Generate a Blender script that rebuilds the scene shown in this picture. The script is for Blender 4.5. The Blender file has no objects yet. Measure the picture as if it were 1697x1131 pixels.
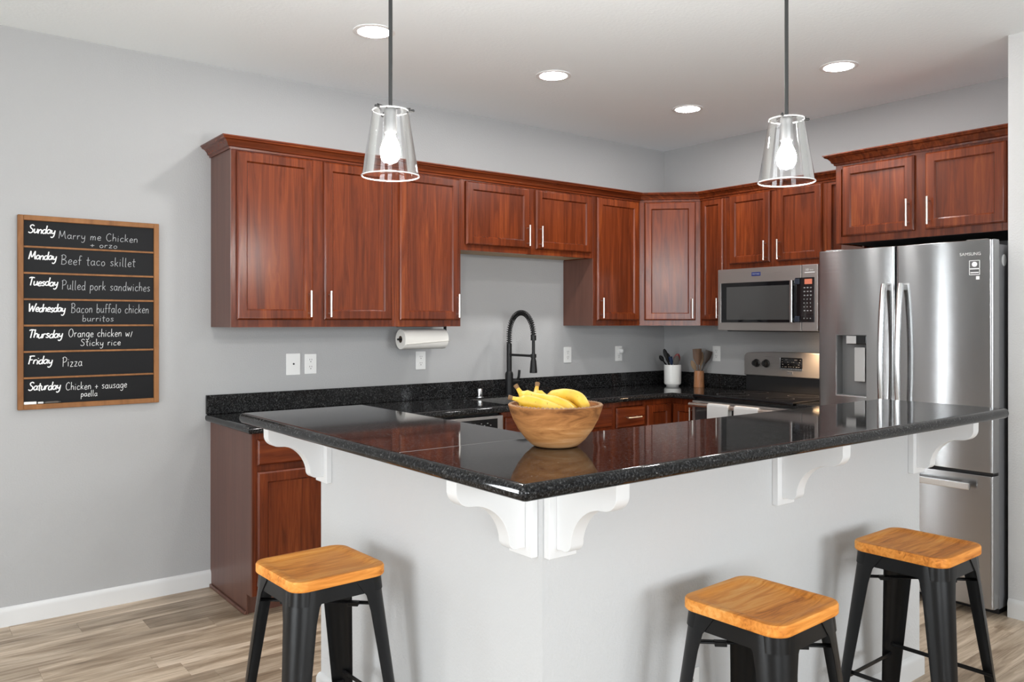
import bpy, bmesh, math, random
from mathutils import Vector, Matrix
random.seed(7)
SC = bpy.context.scene
COL = SC.collection
PI = math.pi

# ------------------------------------------------------------------ camera
CAM_X, CAM_Y, CAM_Z, YAW, FPX, HOR = -4.955, -4.386, 1.4054, 37.847, 1343.45, 533.4
cd = bpy.data.cameras.new('camera')
cam = bpy.data.objects.new('camera', cd)
COL.objects.link(cam)
cd.sensor_fit = 'HORIZONTAL'
cd.sensor_width = 36.0
cd.lens = 36.0 * FPX / 1697.0
cd.shift_y = -(565.5 - HOR) / 1697.0
cd.clip_start = 0.02
cam.location = (CAM_X, CAM_Y, CAM_Z)
# forward direction = (sin yaw, cos yaw)
cam.rotation_euler = (PI / 2, 0, -math.radians(YAW))
SC.camera = cam

# ------------------------------------------------------------------ world, daylight, exposure
w = bpy.data.worlds.new('sky'); SC.world = w
w.use_nodes = True
bg = w.node_tree.nodes['Background']
bg.inputs[0].default_value = (0.80, 0.90, 1.0, 1)
bg.inputs[1].default_value = 1.0
SC.view_settings.view_transform = 'Standard'
SC.view_settings.look = 'None'
SC.view_settings.exposure = 0.77
SC.view_settings.gamma = 1.0
SC.view_settings.use_curve_mapping = False
try:
    SC.cycles.use_denoising = True
    SC.cycles.max_bounces = 10
    SC.cycles.diffuse_bounces = 5
    SC.cycles.glossy_bounces = 5
    SC.cycles.transparent_max_bounces = 16
    SC.cycles.sample_clamp_indirect = 6.0
    SC.cycles.caustics_reflective = False
    SC.cycles.caustics_refractive = False
except Exception:
    pass

ROOM_L, ROOM_B, H = -8.6, -8.4, 2.77          # left wall x, back wall y, ceiling height
# window openings: (wall, a0, a1, z0, z1, watts)
WINDOWS = [('A', -7.00, -6.30, 0.08, 2.10, 130),
           ('L', -4.6, -1.9, 0.10, 2.15, 120),
           ('B', -8.3, -5.6, 0.60, 2.40, 150),
           ('B', -4.2, -2.0, 0.75, 2.25, 105)]
for k, (wl, a0, a1, z0, z1, en) in enumerate(WINDOWS):
    ld = bpy.data.lights.new('daylight', 'AREA')
    lo = bpy.data.objects.new('daylight', ld); COL.objects.link(lo)
    ld.shape = 'RECTANGLE'; ld.size = a1 - a0; ld.size_y = z1 - z0
    ld.energy = en; ld.color = (0.95, 0.975, 1.0)
    c = (a0 + a1) / 2; zc = (z0 + z1) / 2
    if wl == 'A': lo.location = (c, 0.16, zc); d = Vector((0, -1, 0))
    elif wl == 'L': lo.location = (ROOM_L - 0.16, c, zc); d = Vector((1, 0, 0))
    else: lo.location = (c, ROOM_B - 0.16, zc); d = Vector((0, 1, 0))
    lo.rotation_euler = d.to_track_quat('-Z', 'Z').to_euler()

LENS_EMIT, BULB_EMIT, HOOD_W = 135.0, 330.0, 3.6

# ------------------------------------------------------------------ materials
MATS = {}
def mat(name, col=(.5, .5, .5), rough=.5, metal=0., spec=.5, coat=0., emit=None, es=0., build=None):
    m = bpy.data.materials.new(name); m.use_nodes = True
    nt = m.node_tree; b = nt.nodes['Principled BSDF']
    b.inputs['Base Color'].default_value = (*col, 1)
    b.inputs['Roughness'].default_value = rough
    b.inputs['Metallic'].default_value = metal
    b.inputs['Specular IOR Level'].default_value = spec
    b.inputs['Coat Weight'].default_value = coat
    b.inputs['Coat Roughness'].default_value = .15
    if emit:
        b.inputs['Emission Color'].default_value = (*emit, 1)
        b.inputs['Emission Strength'].default_value = es
    if build: build(nt, b)
    MATS[name] = m
    return m
def N(nt, t, **kw):
    n = nt.nodes.new(t)
    for k, v in kw.items():
        if k in n.inputs: n.inputs[k].default_value = v
        else: setattr(n, k, v)
    return n
def ramp(nt, stops):
    r = nt.nodes.new('ShaderNodeValToRGB'); e = r.color_ramp.elements
    while len(e) < len(stops): e.new(.5)
    for q, (p, c) in zip(e, stops): q.position = p; q.color = (*c, 1)
    return r
def coords(nt, scale=(1, 1, 1), kind='Object', rnd=0.):
    tc = nt.nodes.new('ShaderNodeTexCoord'); mp = nt.nodes.new('ShaderNodeMapping')
    mp.inputs['Scale'].default_value = scale
    L = nt.links.new
    L(tc.outputs[kind], mp.inputs['Vector'])
    if rnd:
        oi = nt.nodes.new('ShaderNodeObjectInfo')
        mu = N(nt, 'ShaderNodeMath', operation='MULTIPLY'); mu.inputs[1].default_value = rnd
        L(oi.outputs['Random'], mu.inputs[0])
        cb = nt.nodes.new('ShaderNodeCombineXYZ')
        for i in range(3): L(mu.outputs[0], cb.inputs[i])
        L(cb.outputs[0], mp.inputs['Location'])
    return mp.outputs[0]
def bump(nt, b, src, strength, dist=.001):
    bp = N(nt, 'ShaderNodeBump'); bp.inputs['Strength'].default_value = strength; bp.inputs['Distance'].default_value = dist
    nt.links.new(src, bp.inputs['Height']); nt.links.new(bp.outputs[0], b.inputs['Normal'])

def paint(scale, st):
    def f(nt, b):
        v = coords(nt)
        n = N(nt, 'ShaderNodeTexNoise', Scale=scale, Detail=2.0, Roughness=.5)
        nt.links.new(v, n.inputs['Vector'])
        bump(nt, b, n.outputs['Fac'], st, .004)
    return f
def wood(stops, scale=(26, 26, 1.6), rnd=11., rstops=None, blotch=.35, distort=1.2, st=.06):
    def f(nt, b):
        L = nt.links.new
        v = coords(nt, scale, rnd=rnd)
        n = N(nt, 'ShaderNodeTexNoise', Scale=1.0, Detail=6.0, Roughness=.62, Distortion=distort)
        L(v, n.inputs['Vector'])
        v2 = coords(nt, tuple(s * .16 for s in scale), rnd=rnd * 2.3)
        n2 = N(nt, 'ShaderNodeTexNoise', Scale=1.0, Detail=2.0)
        L(v2, n2.inputs['Vector'])
        mx = N(nt, 'ShaderNodeMix', data_type='FLOAT'); mx.inputs[0].default_value = blotch
        L(n.outputs['Fac'], mx.inputs[2]); L(n2.outputs['Fac'], mx.inputs[3])
        r = ramp(nt, stops); L(mx.outputs[0], r.inputs[0]); L(r.outputs[0], b.inputs['Base Color'])
        bump(nt, b, n.outputs['Fac'], st, .001)
    return f
def granite(nt, b):
    L = nt.links.new
    v = coords(nt)
    a = N(nt, 'ShaderNodeTexNoise', Scale=170., Detail=5., Roughness=.75); L(v, a.inputs['Vector'])
    r = ramp(nt, [(.0, (.004, .004, .0045)), (.46, (.006, .006, .006)), (.56, (.024, .024, .025)), (.66, (.09, .09, .09)), (.76, (.24, .24, .235))])
    L(a.outputs['Fac'], r.inputs[0])
    vo = N(nt, 'ShaderNodeTexVoronoi', Scale=60.); L(v, vo.inputs['Vector'])
    r2 = ramp(nt, [(0., (1, 1, 1)), (.07, (1, 1, 1)), (.1, (0, 0, 0))]); L(vo.outputs['Distance'], r2.inputs[0])
    n2 = N(nt, 'ShaderNodeTexNoise', Scale=14., Detail=1.); L(v, n2.inputs['Vector'])
    r3 = ramp(nt, [(.52, (0, 0, 0)), (.62, (1, 1, 1))]); L(n2.outputs['Fac'], r3.inputs[0])
    mu = N(nt, 'ShaderNodeMath', operation='MULTIPLY'); L(r2.outputs[0], mu.inputs[0]); L(r3.outputs[0], mu.inputs[1])
    mx = N(nt, 'ShaderNodeMix', data_type='RGBA'); L(mu.outputs[0], mx.inputs[0]); L(r.outputs[0], mx.inputs[6]); mx.inputs[7].default_value = (.3, .3, .29, 1)
    L(mx.outputs[2], b.inputs['Base Color'])
def brushed(axis_scale, rot, aniso=.75, lo=.16, hi=.3):
    def f(nt, b):
        L = nt.links.new
        v = coords(nt, axis_scale)
        n = N(nt, 'ShaderNodeTexNoise', Scale=1., Detail=3.); L(v, n.inputs['Vector'])
        mr = N(nt, 'ShaderNodeMapRange'); mr.inputs[3].default_value = lo; mr.inputs[4].default_value = hi
        L(n.outputs['Fac'], mr.inputs[0]); L(mr.outputs[0], b.inputs['Roughness'])
        t = N(nt, 'ShaderNodeTangent'); t.direction_type = 'RADIAL'; t.axis = 'Z'
        L(t.outputs[0], b.inputs['Tangent'])
        b.inputs['Anisotropic'].default_value = aniso
        b.inputs['Anisotropic Rotation'].default_value = rot
    return f
def floorwood(nt, b):
    L = nt.links.new
    oi = nt.nodes.new('ShaderNodeObjectInfo')
    v = coords(nt, (2.8, 36, 36), rnd=37.)
    n = N(nt, 'ShaderNodeTexNoise', Scale=1., Detail=7., Roughness=.68, Distortion=1.4); L(v, n.inputs['Vector'])
    v2 = coords(nt, (1.3, 11, 11), rnd=91.)
    n2 = N(nt, 'ShaderNodeTexNoise', Scale=1., Detail=3., Distortion=.6); L(v2, n2.inputs['Vector'])
    mx = N(nt, 'ShaderNodeMix', data_type='FLOAT'); mx.inputs[0].default_value = .55
    L(n.outputs['Fac'], mx.inputs[2]); L(n2.outputs['Fac'], mx.inputs[3])
    r = ramp(nt, [(.30, (.125, .086, .054)), (.42, (.275, .200, .134)), (.52, (.46, .36, .262)), (.64, (.70, .575, .45))])
    L(mx.outputs[0], r.inputs[0])
    hv = N(nt, 'ShaderNodeHueSaturation'); L(r.outputs[0], hv.inputs['Color'])
    mr = N(nt, 'ShaderNodeMapRange'); mr.inputs[3].default_value = .82; mr.inputs[4].default_value = 1.16
    L(oi.outputs['Random'], mr.inputs[0]); L(mr.outputs[0], hv.inputs['Value'])
    L(hv.outputs[0], b.inputs['Base Color'])
    bump(nt, b, n.outputs['Fac'], .08, .001)
def thin_glass(name, tint=(1, 1, 1), refl=1.0, rough=0.):
    m = bpy.data.materials.new(name); m.use_nodes = True
    nt = m.node_tree; nt.nodes.clear(); L = nt.links.new
    out = nt.nodes.new('ShaderNodeOutputMaterial')
    tr = nt.nodes.new('ShaderNodeBsdfTransparent'); tr.inputs[0].default_value = (*tint, 1)
    gl = nt.nodes.new('ShaderNodeBsdfGlossy'); gl.inputs['Roughness'].default_value = rough
    fr = nt.nodes.new('ShaderNodeFresnel'); fr.inputs[0].default_value = 1.5
    mu = N(nt, 'ShaderNodeMath', operation='MULTIPLY'); mu.inputs[1].default_value = refl; mu.use_clamp = True
    L(fr.outputs[0], mu.inputs[0])
    mx = nt.nodes.new('ShaderNodeMixShader')
    L(mu.outputs[0], mx.inputs[0]); L(tr.outputs[0], mx.inputs[1]); L(gl.outputs[0], mx.inputs[2]); L(mx.outputs[0], out.inputs[0])
    MATS[name] = m
    return m
def banana_skin(nt, b):
    L = nt.links.new
    v = coords(nt, rnd=5.)
    n = N(nt, 'ShaderNodeTexNoise', Scale=90., Detail=4., Roughness=.7); L(v, n.inputs['Vector'])
    n2 = N(nt, 'ShaderNodeTexNoise', Scale=16., Detail=2.); L(v, n2.inputs['Vector'])
    r = ramp(nt, [(.3, (.62, .36, .05)), (.5, (.80, .50, .045)), (.7, (.86, .60, .14))]); L(n2.outputs['Fac'], r.inputs[0])
    r2 = ramp(nt, [(.62, (0, 0, 0)), (.70, (1, 1, 1))]); L(n.outputs['Fac'], r2.inputs[0])
    mx = N(nt, 'ShaderNodeMix', data_type='RGBA'); L(r2.outputs[0], mx.inputs[0]); L(r.outputs[0], mx.inputs[6]); mx.inputs[7].default_value = (.16, .07, .015, 1)
    L(mx.outputs[2], b.inputs['Base Color'])

mat('wall_paint', (.405, .405, .408), .75, spec=.25, build=paint(120., .35))
mat('wall_paint_lit', (.62, .62, .623), .7, spec=.25, build=paint(120., .35))  # same wall paint, colour raised to carry the stronger light on these walls
mat('ceiling_paint', (.89, .94, .965), .85, spec=.2, build=paint(60., .3))
mat('baseboard_white', (.68, .68, .68), .45)
mat('trim_white', (.80, .80, .80), .4)
CH = [(.30, (.050, .0092, .0028)), (.45, (.095, .018, .0050)), (.56, (.147, .028, .0072)), (.72, (.245, .060, .014))]
mat('cherry', (.15, .03, .02), .25, spec=.42, coat=.0, build=wood(CH))
mat('cherry_flat', (.15, .03, .02), .25, spec=.42, coat=.0, build=wood(CH, scale=(1.6, 26, 26)))
mat('cherry_end', (.15, .03, .02), .45, coat=.2, build=wood([(.3, (.085, .034, .023)), (.7, (.15, .062, .043))], scale=(20, 20, 1.)))
mat('raw_ply', (.55, .40, .22), .6, build=wood([(.3, (.42, .29, .15)), (.7, (.62, .46, .28))], scale=(1.5, 20, 20)))
mat('dark_gap', (.01, .01, .01), .8)
mat('nickel', (.78, .74, .68), .28, 1.)
mat('granite', (.02, .02, .02), .05, spec=.2, build=granite)
mat('seam', (.25, .25, .25), .4)
mat('steel', (.37, .37, .375), .25, 1., build=brushed((2, 2, 240), .25, 1., .16, .21))
mat('steel_warm', (.40, .38, .365), .3, .8, build=brushed((2, 2, 240), .25, .7, .24, .36))
mat('steel_smooth', (.72, .72, .72), .2, 1.)
mat('steel_dark', (.30, .30, .305), .38, .7)
mat('recess_grey', (.16, .16, .162), .4, .2)
mat('paddle_silver', (.50, .50, .50), .3, .35)
mat('fridge_side', (.20, .20, .21), .45, .3)
mat('chrome', (.8, .8, .8), .12, 1.)
mat('black_plastic', (.012, .012, .013), .35)
mat('black_glass', (.006, .006, .007), .04)
mat('oven_glass', (.03, .03, .032), .05)
mat('mw_window', (.05, .05, .05), .06)
mat('black_metal', (.006, .006, .0064), .30, .0, spec=.26, build=lambda nt, b: None)
mat('black_matte', (.007, .007, .0075), .42, spec=.3)
mat('dark_rod', (.07, .07, .07), .35, .7)
mat('socket_grey', (.32, .32, .32), .35, .8)
mat('white_plastic', (.78, .78, .77), .35)
mat('slot_dark', (.10, .09, .08), .6)
mat('paper', (.82, .80, .76), .9)
mat('cardboard', (.10, .07, .05), .9)
mat('ceramic', (.82, .82, .80), .22, coat=.3)
mat('towel_white', (.82, .82, .82), .95, build=lambda nt, b: None)
mat('slate', (.010, .010, .011), .5, spec=.12)
mat('chalk', (.72, .72, .72), .9)
mat('chalk_faint', (.42, .43, .44), .9)
mat('paint_white', (.86, .86, .86), .7)
mat('frame_wood', (.35, .16, .06), .55, spec=.3, build=wood([(.3, (.15, .058, .016)), (.7, (.33, .145, .05))], scale=(14, 14, 3)))
mat('mount_dark', (.010, .016, .03), .35)
mat('badge_blue', (.012, .025, .13), .3)
mat('print_light', (.62, .62, .62), .5)
mat('print_dim', (.30, .30, .30), .5)
mat('ring_print', (.035, .035, .037), .3)
mat('display_red', (.20, .05, .03), .3, emit=(.75, .24, .14), es=.35)
mat('silver_badge', (.45, .45, .46), .3, .8)
mat('utensil_black', (.006, .006, .006), .5, spec=.2)
mat('utensil_blue', (.005, .018, .06), .5, spec=.25)
mat('utensil_red', (.20, .012, .015), .45)
mat('utensil_grey', (.10, .088, .078), .5, spec=.25)
mat('acacia', (.2, .1, .05), .5, build=wood([(.3, (.05, .022, .010)), (.5, (.115, .055, .026)), (.7, (.19, .10, .05))], scale=(60, 60, 6)))
mat('dark_spoon', (.05, .03, .02), .5, build=wood([(.3, (.010, .006, .0045)), (.7, (.04, .023, .014))], scale=(60, 60, 6)))
mat('pale_spoon', (.3, .2, .1), .55, build=wood([(.3, (.18, .11, .06)), (.7, (.33, .22, .13))], scale=(60, 60, 6)))
mat('holder_wood', (.3, .13, .05), .4, build=wood([(.35, (.19, .07, .026)), (.5, (.45, .22, .11)), (.62, (.42, .13, .02)), (.75, (.58, .36, .22))], scale=(14, 14, 5), distort=2.))
mat('mango', (.5, .28, .1), .42, spec=.35, build=wood([(.36, (.15, .055, .018)), (.44, (.42, .175, .058)), (.51, (.58, .27, .095)), (.60, (.72, .42, .22))], scale=(7, 7, 34), distort=1.6, blotch=.62))
mat('mango_in', (.4, .22, .1), .55, build=wood([(.3, (.22, .11, .05)), (.7, (.48, .29, .15))], scale=(9, 9, 30)))
mat('pine', (.5, .22, .06), .5, spec=.25, build=wood([(.33, (.33, .092, .013)), (.43, (.66, .225, .034)), (.52, (.82, .32, .060)), (.64, (.90, .45, .13))], scale=(4., 42, 42), distort=1.4, blotch=.45, st=.2))
mat('banana', (.8, .5, .05), .5, build=banana_skin)
mat('banana_tip', (.20, .11, .05), .8)
mat('banana_stem', (.62, .46, .05), .6)
mat('vinyl', (.4, .3, .2), .42, build=floorwood)
mat('groove', (.22, .17, .125), .8)
mat('lens', (1, 1, 1), .5, emit=(1., .985, .96), es=LENS_EMIT)
mat('bulb', (1, 1, 1), .5, emit=(1., .965, .92), es=BULB_EMIT)
mat('hood_lens', (1, .8, .6), .5, emit=(1., .62, .32), es=6.)
thin_glass('pendant_glass', (1, 1, 1), .9)
mat('rim_glass', (.9, .9, .9), .15, coat=1.)
MATS['rim_glass'].node_tree.nodes['Principled BSDF'].inputs['Alpha'].default_value = .75
thin_glass('window_glass', (.97, .98, .98), .8)

# ------------------------------------------------------------------ geometry helpers
class B:
    """Collects shapes into one bmesh."""
    def __init__(s): s.bm = bmesh.new()
    def add(s, t, M=None):
        me = bpy.data.meshes.new('tmp'); t.to_mesh(me); t.free()
        if M is not None: me.transform(M)
        s.bm.from_mesh(me); bpy.data.meshes.remove(me); return s
    def box(s, x0, x1, y0, y1, z0, z1, bev=0., seg=2, M=None):
        t = bmesh.new(); bmesh.ops.create_cube(t, size=1)
        for v in t.verts:
            v.co = Vector(((x0 + x1) / 2 + v.co.x * (x1 - x0), (y0 + y1) / 2 + v.co.y * (y1 - y0), (z0 + z1) / 2 + v.co.z * (z1 - z0)))
        if bev: bmesh.ops.bevel(t, geom=t.edges[:], offset=bev, segments=seg, affect='EDGES', profile=.5)
        return s.add(t, M)
    def lathe(s, prof, seg=32, M=None, cap0=True, cap1=True):
        t = bmesh.new(); rings = []
        for r, z in prof:
            rings.append([t.verts.new((r * math.cos(2 * PI * k / seg), r * math.sin(2 * PI * k / seg), z)) for k in range(seg)])
        for a, b_ in zip(rings, rings[1:]):
            for k in range(seg):
                t.faces.new((a[k], a[(k + 1) % seg], b_[(k + 1) % seg], b_[k]))
        if cap0: t.faces.new(rings[0][::-1])
        if cap1: t.faces.new(rings[-1])
        bmesh.ops.recalc_face_normals(t, faces=t.faces[:])
        return s.add(t, M)
    def cyl(s, p, q, r, r2=None, seg=16):
        p, q = Vector(p), Vector(q); d = q - p
        M = Matrix.Translation(p) @ d.to_track_quat('Z', 'Y').to_matrix().to_4x4()
        return s.lathe([(r, 0), (r if r2 is None else r2, d.length)], seg, M)
    def tube(s, pts, rad, seg=8, flat=None, cap=True):
        """Sweep a circle (or an ellipse flat=(a,b)) of radius rad(list or number) along pts."""
        t = bmesh.new(); pts = [Vector(p) for p in pts]; n = len(pts); rings = []
        up = Vector((0, 0, 1)); ref = None
        for i, p in enumerate(pts):
            tg = (pts[min(i + 1, n - 1)] - pts[max(i - 1, 0)]).normalized()
            if ref is None:
                ref = tg.cross(up)
                if ref.length < 1e-3: ref = tg.cross(Vector((0, 1, 0)))
                ref.normalize()
            else:
                ref = (ref - tg * ref.dot(tg)).normalized()
            bi = tg.cross(ref)
            r = rad[i] if isinstance(rad, (list, tuple)) else rad
            fa, fb = flat[i] if isinstance(flat, list) else (flat or (1, 1))
            rings.append([t.verts.new(p + ref * (r * fa * math.cos(2 * PI * k / seg)) + bi * (r * fb * math.sin(2 * PI * k / seg))) for k in range(seg)])
        for a, b_ in zip(rings, rings[1:]):
            for k in range(seg): t.faces.new((a[k], a[(k + 1) % seg], b_[(k + 1) % seg], b_[k]))
        if cap: t.faces.new(rings[0][::-1]); t.faces.new(rings[-1])
        bmesh.ops.recalc_face_normals(t, faces=t.faces[:])
        return s.add(t)
    def sphere(s, c, r, sc=(1, 1, 1), u=20, v=12):
        t = bmesh.new(); bmesh.ops.create_uvsphere(t, u_segments=u, v_segments=v, radius=r)
        return s.add(t, Matrix.Translation(c) @ Matrix.Diagonal((*sc, 1)))
    def prism(s, poly, z0, z1, M=None, bev=0.):
        """Extrude a 2-D polygon (x, y) from z0 to z1."""
        t = bmesh.new()
        a = [t.verts.new((x, y, z0)) for x, y in poly]; b_ = [t.verts.new((x, y, z1)) for x, y in poly]
        t.faces.new(a[::-1]); t.faces.new(b_); n = len(poly)
        for k in range(n): t.faces.new((a[k], a[(k + 1) % n], b_[(k + 1) % n], b_[k]))
        bmesh.ops.recalc_face_normals(t, faces=t.faces[:])
        if bev:
            es = [e for e in t.edges if abs(e.verts[0].co.z - e.verts[1].co.z) < 1e-6]
            bmesh.ops.bevel(t, geom=es, offset=bev, segments=2, affect='EDGES', profile=.5)
        return s.add(t, M)
    def rings(s, x0, x1, z0, z1, prof, fill=True, back=True):
        """Rectangular frame facing -y from (inset, y) steps."""
        t = bmesh.new(); R = []
        for i, y in prof:
            R.append([t.verts.new(c) for c in ((x0 + i, y, z0 + i), (x1 - i, y, z0 + i), (x1 - i, y, z1 - i), (x0 + i, y, z1 - i))])
        for a, b_ in zip(R, R[1:]):
            for k in range(4): t.faces.new((a[k], a[(k + 1) % 4], b_[(k + 1) % 4], b_[k]))
        if fill: t.faces.new(R[-1])
        if back: t.faces.new(R[0][::-1])
        bmesh.ops.recalc_face_normals(t, faces=t.faces[:])
        return s.add(t)
    def sweep(s, path, prof, z0, closed=False):
        """Sweep (out, z) profile along a 2-D path with mitred corners; out is to the right of travel."""
        t = bmesh.new(); n = len(path); R = []
        P = [Vector(p) for p in path]
        for i, p in enumerate(P):
            d0 = (P[i] - P[i - 1]).normalized() if i else (P[1] - P[0]).normalized()
            d1 = (P[i + 1] - P[i]).normalized() if i < n - 1 else d0
            n0 = Vector((d0.y, -d0.x)); n1 = Vector((d1.y, -d1.x))
            m = (n0 + n1).normalized(); k = 1 / max(.2, m.dot(n0))
            R.append([t.verts.new((p.x + m.x * o * k, p.y + m.y * o * k, z0 + z)) for o, z in prof])
        m_ = len(prof)
        for a, b_ in zip(R, R[1:]):
            for k in range(m_): t.faces.new((a[k], a[(k + 1) % m_], b_[(k + 1) % m_], b_[k]))
        t.faces.new(R[0][::-1]); t.faces.new(R[-1])
        bmesh.ops.recalc_face_normals(t, faces=t.faces[:])
        return s.add(t)
    def slab(s, xs, ys, filled, z0, z1, rounded=None, r=.0):
        """Slab made of grid cells (holes allowed); edges for which rounded(mid) is true get a bull nose."""
        t = bmesh.new(); V = {}
        def vv(i, j, z):
            if (i, j, z) not in V: V[(i, j, z)] = t.verts.new((xs[i], ys[j], z))
            return V[(i, j, z)]
        nx, ny = len(xs) - 1, len(ys) - 1
        F = lambda i, j: 0 <= i < nx and 0 <= j < ny and filled(i, j)
        for i in range(nx):
            for j in range(ny):
                if not F(i, j): continue
                t.faces.new((vv(i, j, z1), vv(i + 1, j, z1), vv(i + 1, j + 1, z1), vv(i, j + 1, z1)))
                t.faces.new((vv(i, j, z0), vv(i, j + 1, z0), vv(i + 1, j + 1, z0), vv(i + 1, j, z0)))
                for (di, dj, a, b_) in ((-1, 0, (i, j), (i, j + 1)), (1, 0, (i + 1, j), (i + 1, j + 1)), (0, -1, (i, j), (i + 1, j)), (0, 1, (i, j + 1), (i + 1, j + 1))):
                    if not F(i + di, j + dj): t.faces.new((vv(*a, z0), vv(*b_, z0), vv(*b_, z1), vv(*a, z1)))
        bmesh.ops.recalc_face_normals(t, faces=t.faces[:])
        if rounded:
            es = []
            for e in t.edges:
                if len(e.link_faces) == 2 and e.calc_face_angle() > 1.:
                    m = (e.verts[0].co + e.verts[1].co) / 2
                    if rounded(m): es.append(e)
            bmesh.ops.bevel(t, geom=es, offset=r, segments=4, affect='EDGES', profile=.5)
        return s.add(t)

CNT = {}
def link(o, parent=None):
    COL.objects.link(o)
    if parent is not None: o.parent = parent
    return o
def obj(name, b, m, parent=None, angle=35, loc=None, label=None):
    me = bpy.data.meshes.new(name)
    b.bm.to_mesh(me); b.bm.free()
    me.materials.append(MATS[m])
    if angle:
        me.polygons.foreach_set('use_smooth', [True] * len(me.polygons))
        me.set_sharp_from_angle(angle=math.radians(angle))
    o = bpy.data.objects.new(name, me)
    if angle and angle < 60 and len(me.polygons) < 4000:
        wn = o.modifiers.new('weighted_normals', 'WEIGHTED_NORMAL'); wn.keep_sharp = True; wn.weight = 80
    if loc is not None: o.location = loc
    link(o, parent)
    if label: o['label'] = label
    return o
def tag(o, label, cat, group=None):
    o['label'] = label; o['category'] = cat
    if group: o['group'] = group
    return o
def thing(name, label, cat, loc=(0, 0, 0), rz=0., group=None):
    o = bpy.data.objects.new(name, None); o.empty_display_size = .1
    o.location = loc; o.rotation_euler = (0, 0, rz); link(o)
    return tag(o, label, cat, group)
def struct(name, b, m, parent=None, label=None, **k):
    o = obj(name, b, m, parent, **k); o['kind'] = 'structure'
    if parent is None and label: o['label'] = label
    return o
def copy_tree(o, parent=None):
    c = o.copy(); COL.objects.link(c); c.parent = parent
    for ch in list(o.children): copy_tree(ch, c)
    return c
RA = -PI / 2          # wall B frame: local x runs along -Y, local -y faces -X

# ------------------------------------------------------------------ room shell
WXR, WYR = -.715, -2.785        # face and edge of the wall beside the refrigerator
def wall_with_holes(a0, a1, holes):
    """Returns cells along the wall: list of (s0, s1, z0, z1) boxes leaving the holes open."""
    out = []; cur = a0
    for h0, h1, z0, z1 in sorted(holes):
        out.append((cur, h0, 0, H)); out.append((h0, h1, 0, z0)); out.append((h0, h1, z1, H)); cur = h1
    out.append((cur, a1, 0, H)); return out
b = B()
for s0, s1, z0, z1 in wall_with_holes(ROOM_L, .12, [w_[1:5] for w_ in WINDOWS if w_[0] == 'A']): b.box(s0, s1, 0, .12, z0, z1)
struct('wall_back', b, 'wall_paint', label='grey textured kitchen wall behind the sink counter', angle=0)
b = B().box(0, .12, ROOM_B, 0, 0, H)
struct('wall_range', b, 'wall_paint', label='grey wall behind the range and refrigerator', angle=0)
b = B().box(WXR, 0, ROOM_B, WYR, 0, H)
struct('wall_right', b, 'wall_paint_lit', label='brightly lit grey wall end beside the refrigerator', angle=0)
b = B()
for s0, s1, z0, z1 in wall_with_holes(ROOM_B, .12, [w_[1:5] for w_ in WINDOWS if w_[0] == 'L']): b.box(ROOM_L - .12, ROOM_L, s0, s1, z0, z1)
struct('wall_left', b, 'wall_paint', label='grey wall with a wide glazed door', angle=0)
b = B()
for s0, s1, z0, z1 in wall_with_holes(ROOM_L - .12, .12, [w_[1:5] for w_ in WINDOWS if w_[0] == 'B']): b.box(s0, s1, ROOM_B - .12, ROOM_B, z0, z1)
struct('wall_front', b, 'wall_paint', label='grey wall with two windows behind the viewer', angle=0)
struct('ceiling', B().box(ROOM_L - .12, .12, ROOM_B - .12, .12, H, H + .1), 'ceiling_paint', label='flat light grey ceiling', angle=0)

# windows
for k, (wl, a0, a1, z0, z1, en) in enumerate(WINDOWS):
    def put(bb, s0, s1, d0, d1, q0, q1):
        if wl == 'A': bb.box(s0, s1, .02 + d0, .02 + d1, q0, q1)
        elif wl == 'L': bb.box(ROOM_L - .02 - d1, ROOM_L - .02 - d0, s0, s1, q0, q1)
        else: bb.box(s0, s1, ROOM_B - .02 - d1, ROOM_B - .02 - d0, q0, q1)
    b = B(); t_ = .06
    put(b, a0, a0 + t_, 0, .08, z0, z1); put(b, a1 - t_, a1, 0, .08, z0, z1)
    put(b, a0, a1, 0, .08, z0, z0 + t_); put(b, a0, a1, 0, .08, z1 - t_, z1)
    nm = 1 if wl == 'A' else 2
    for q in range(1, nm + 1 if wl != 'A' else 1):
        c = a0 + (a1 - a0) * q / (nm + 1); put(b, c - .03, c + .03, 0, .08, z0, z1)
    wo = struct('window_%d' % (k + 1), b, 'trim_white', label='white framed window letting in daylight', angle=0)
    g = B(); put(g, a0 + t_, a1 - t_, .035, .041, z0 + t_, z1 - t_)
    struct('pane', g, 'window_glass', wo, angle=0)

# baseboards
BP = [(0, 0), (.014, 0), (.014, .066), (.010, .078), (.005, .085), (0, .088)]
XE = -3.571
struct('baseboard_back', B().sweep([(-6.30, 0), (XE - .004, 0)], BP, 0), 'baseboard_white', label='white baseboard along the grey wall under the chalkboard')
struct('baseboard_right', B().sweep([(WXR, WYR - .002), (WXR, ROOM_B)], BP, 0), 'baseboard_white', label='white baseboard at the wall beside the refrigerator')

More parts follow.
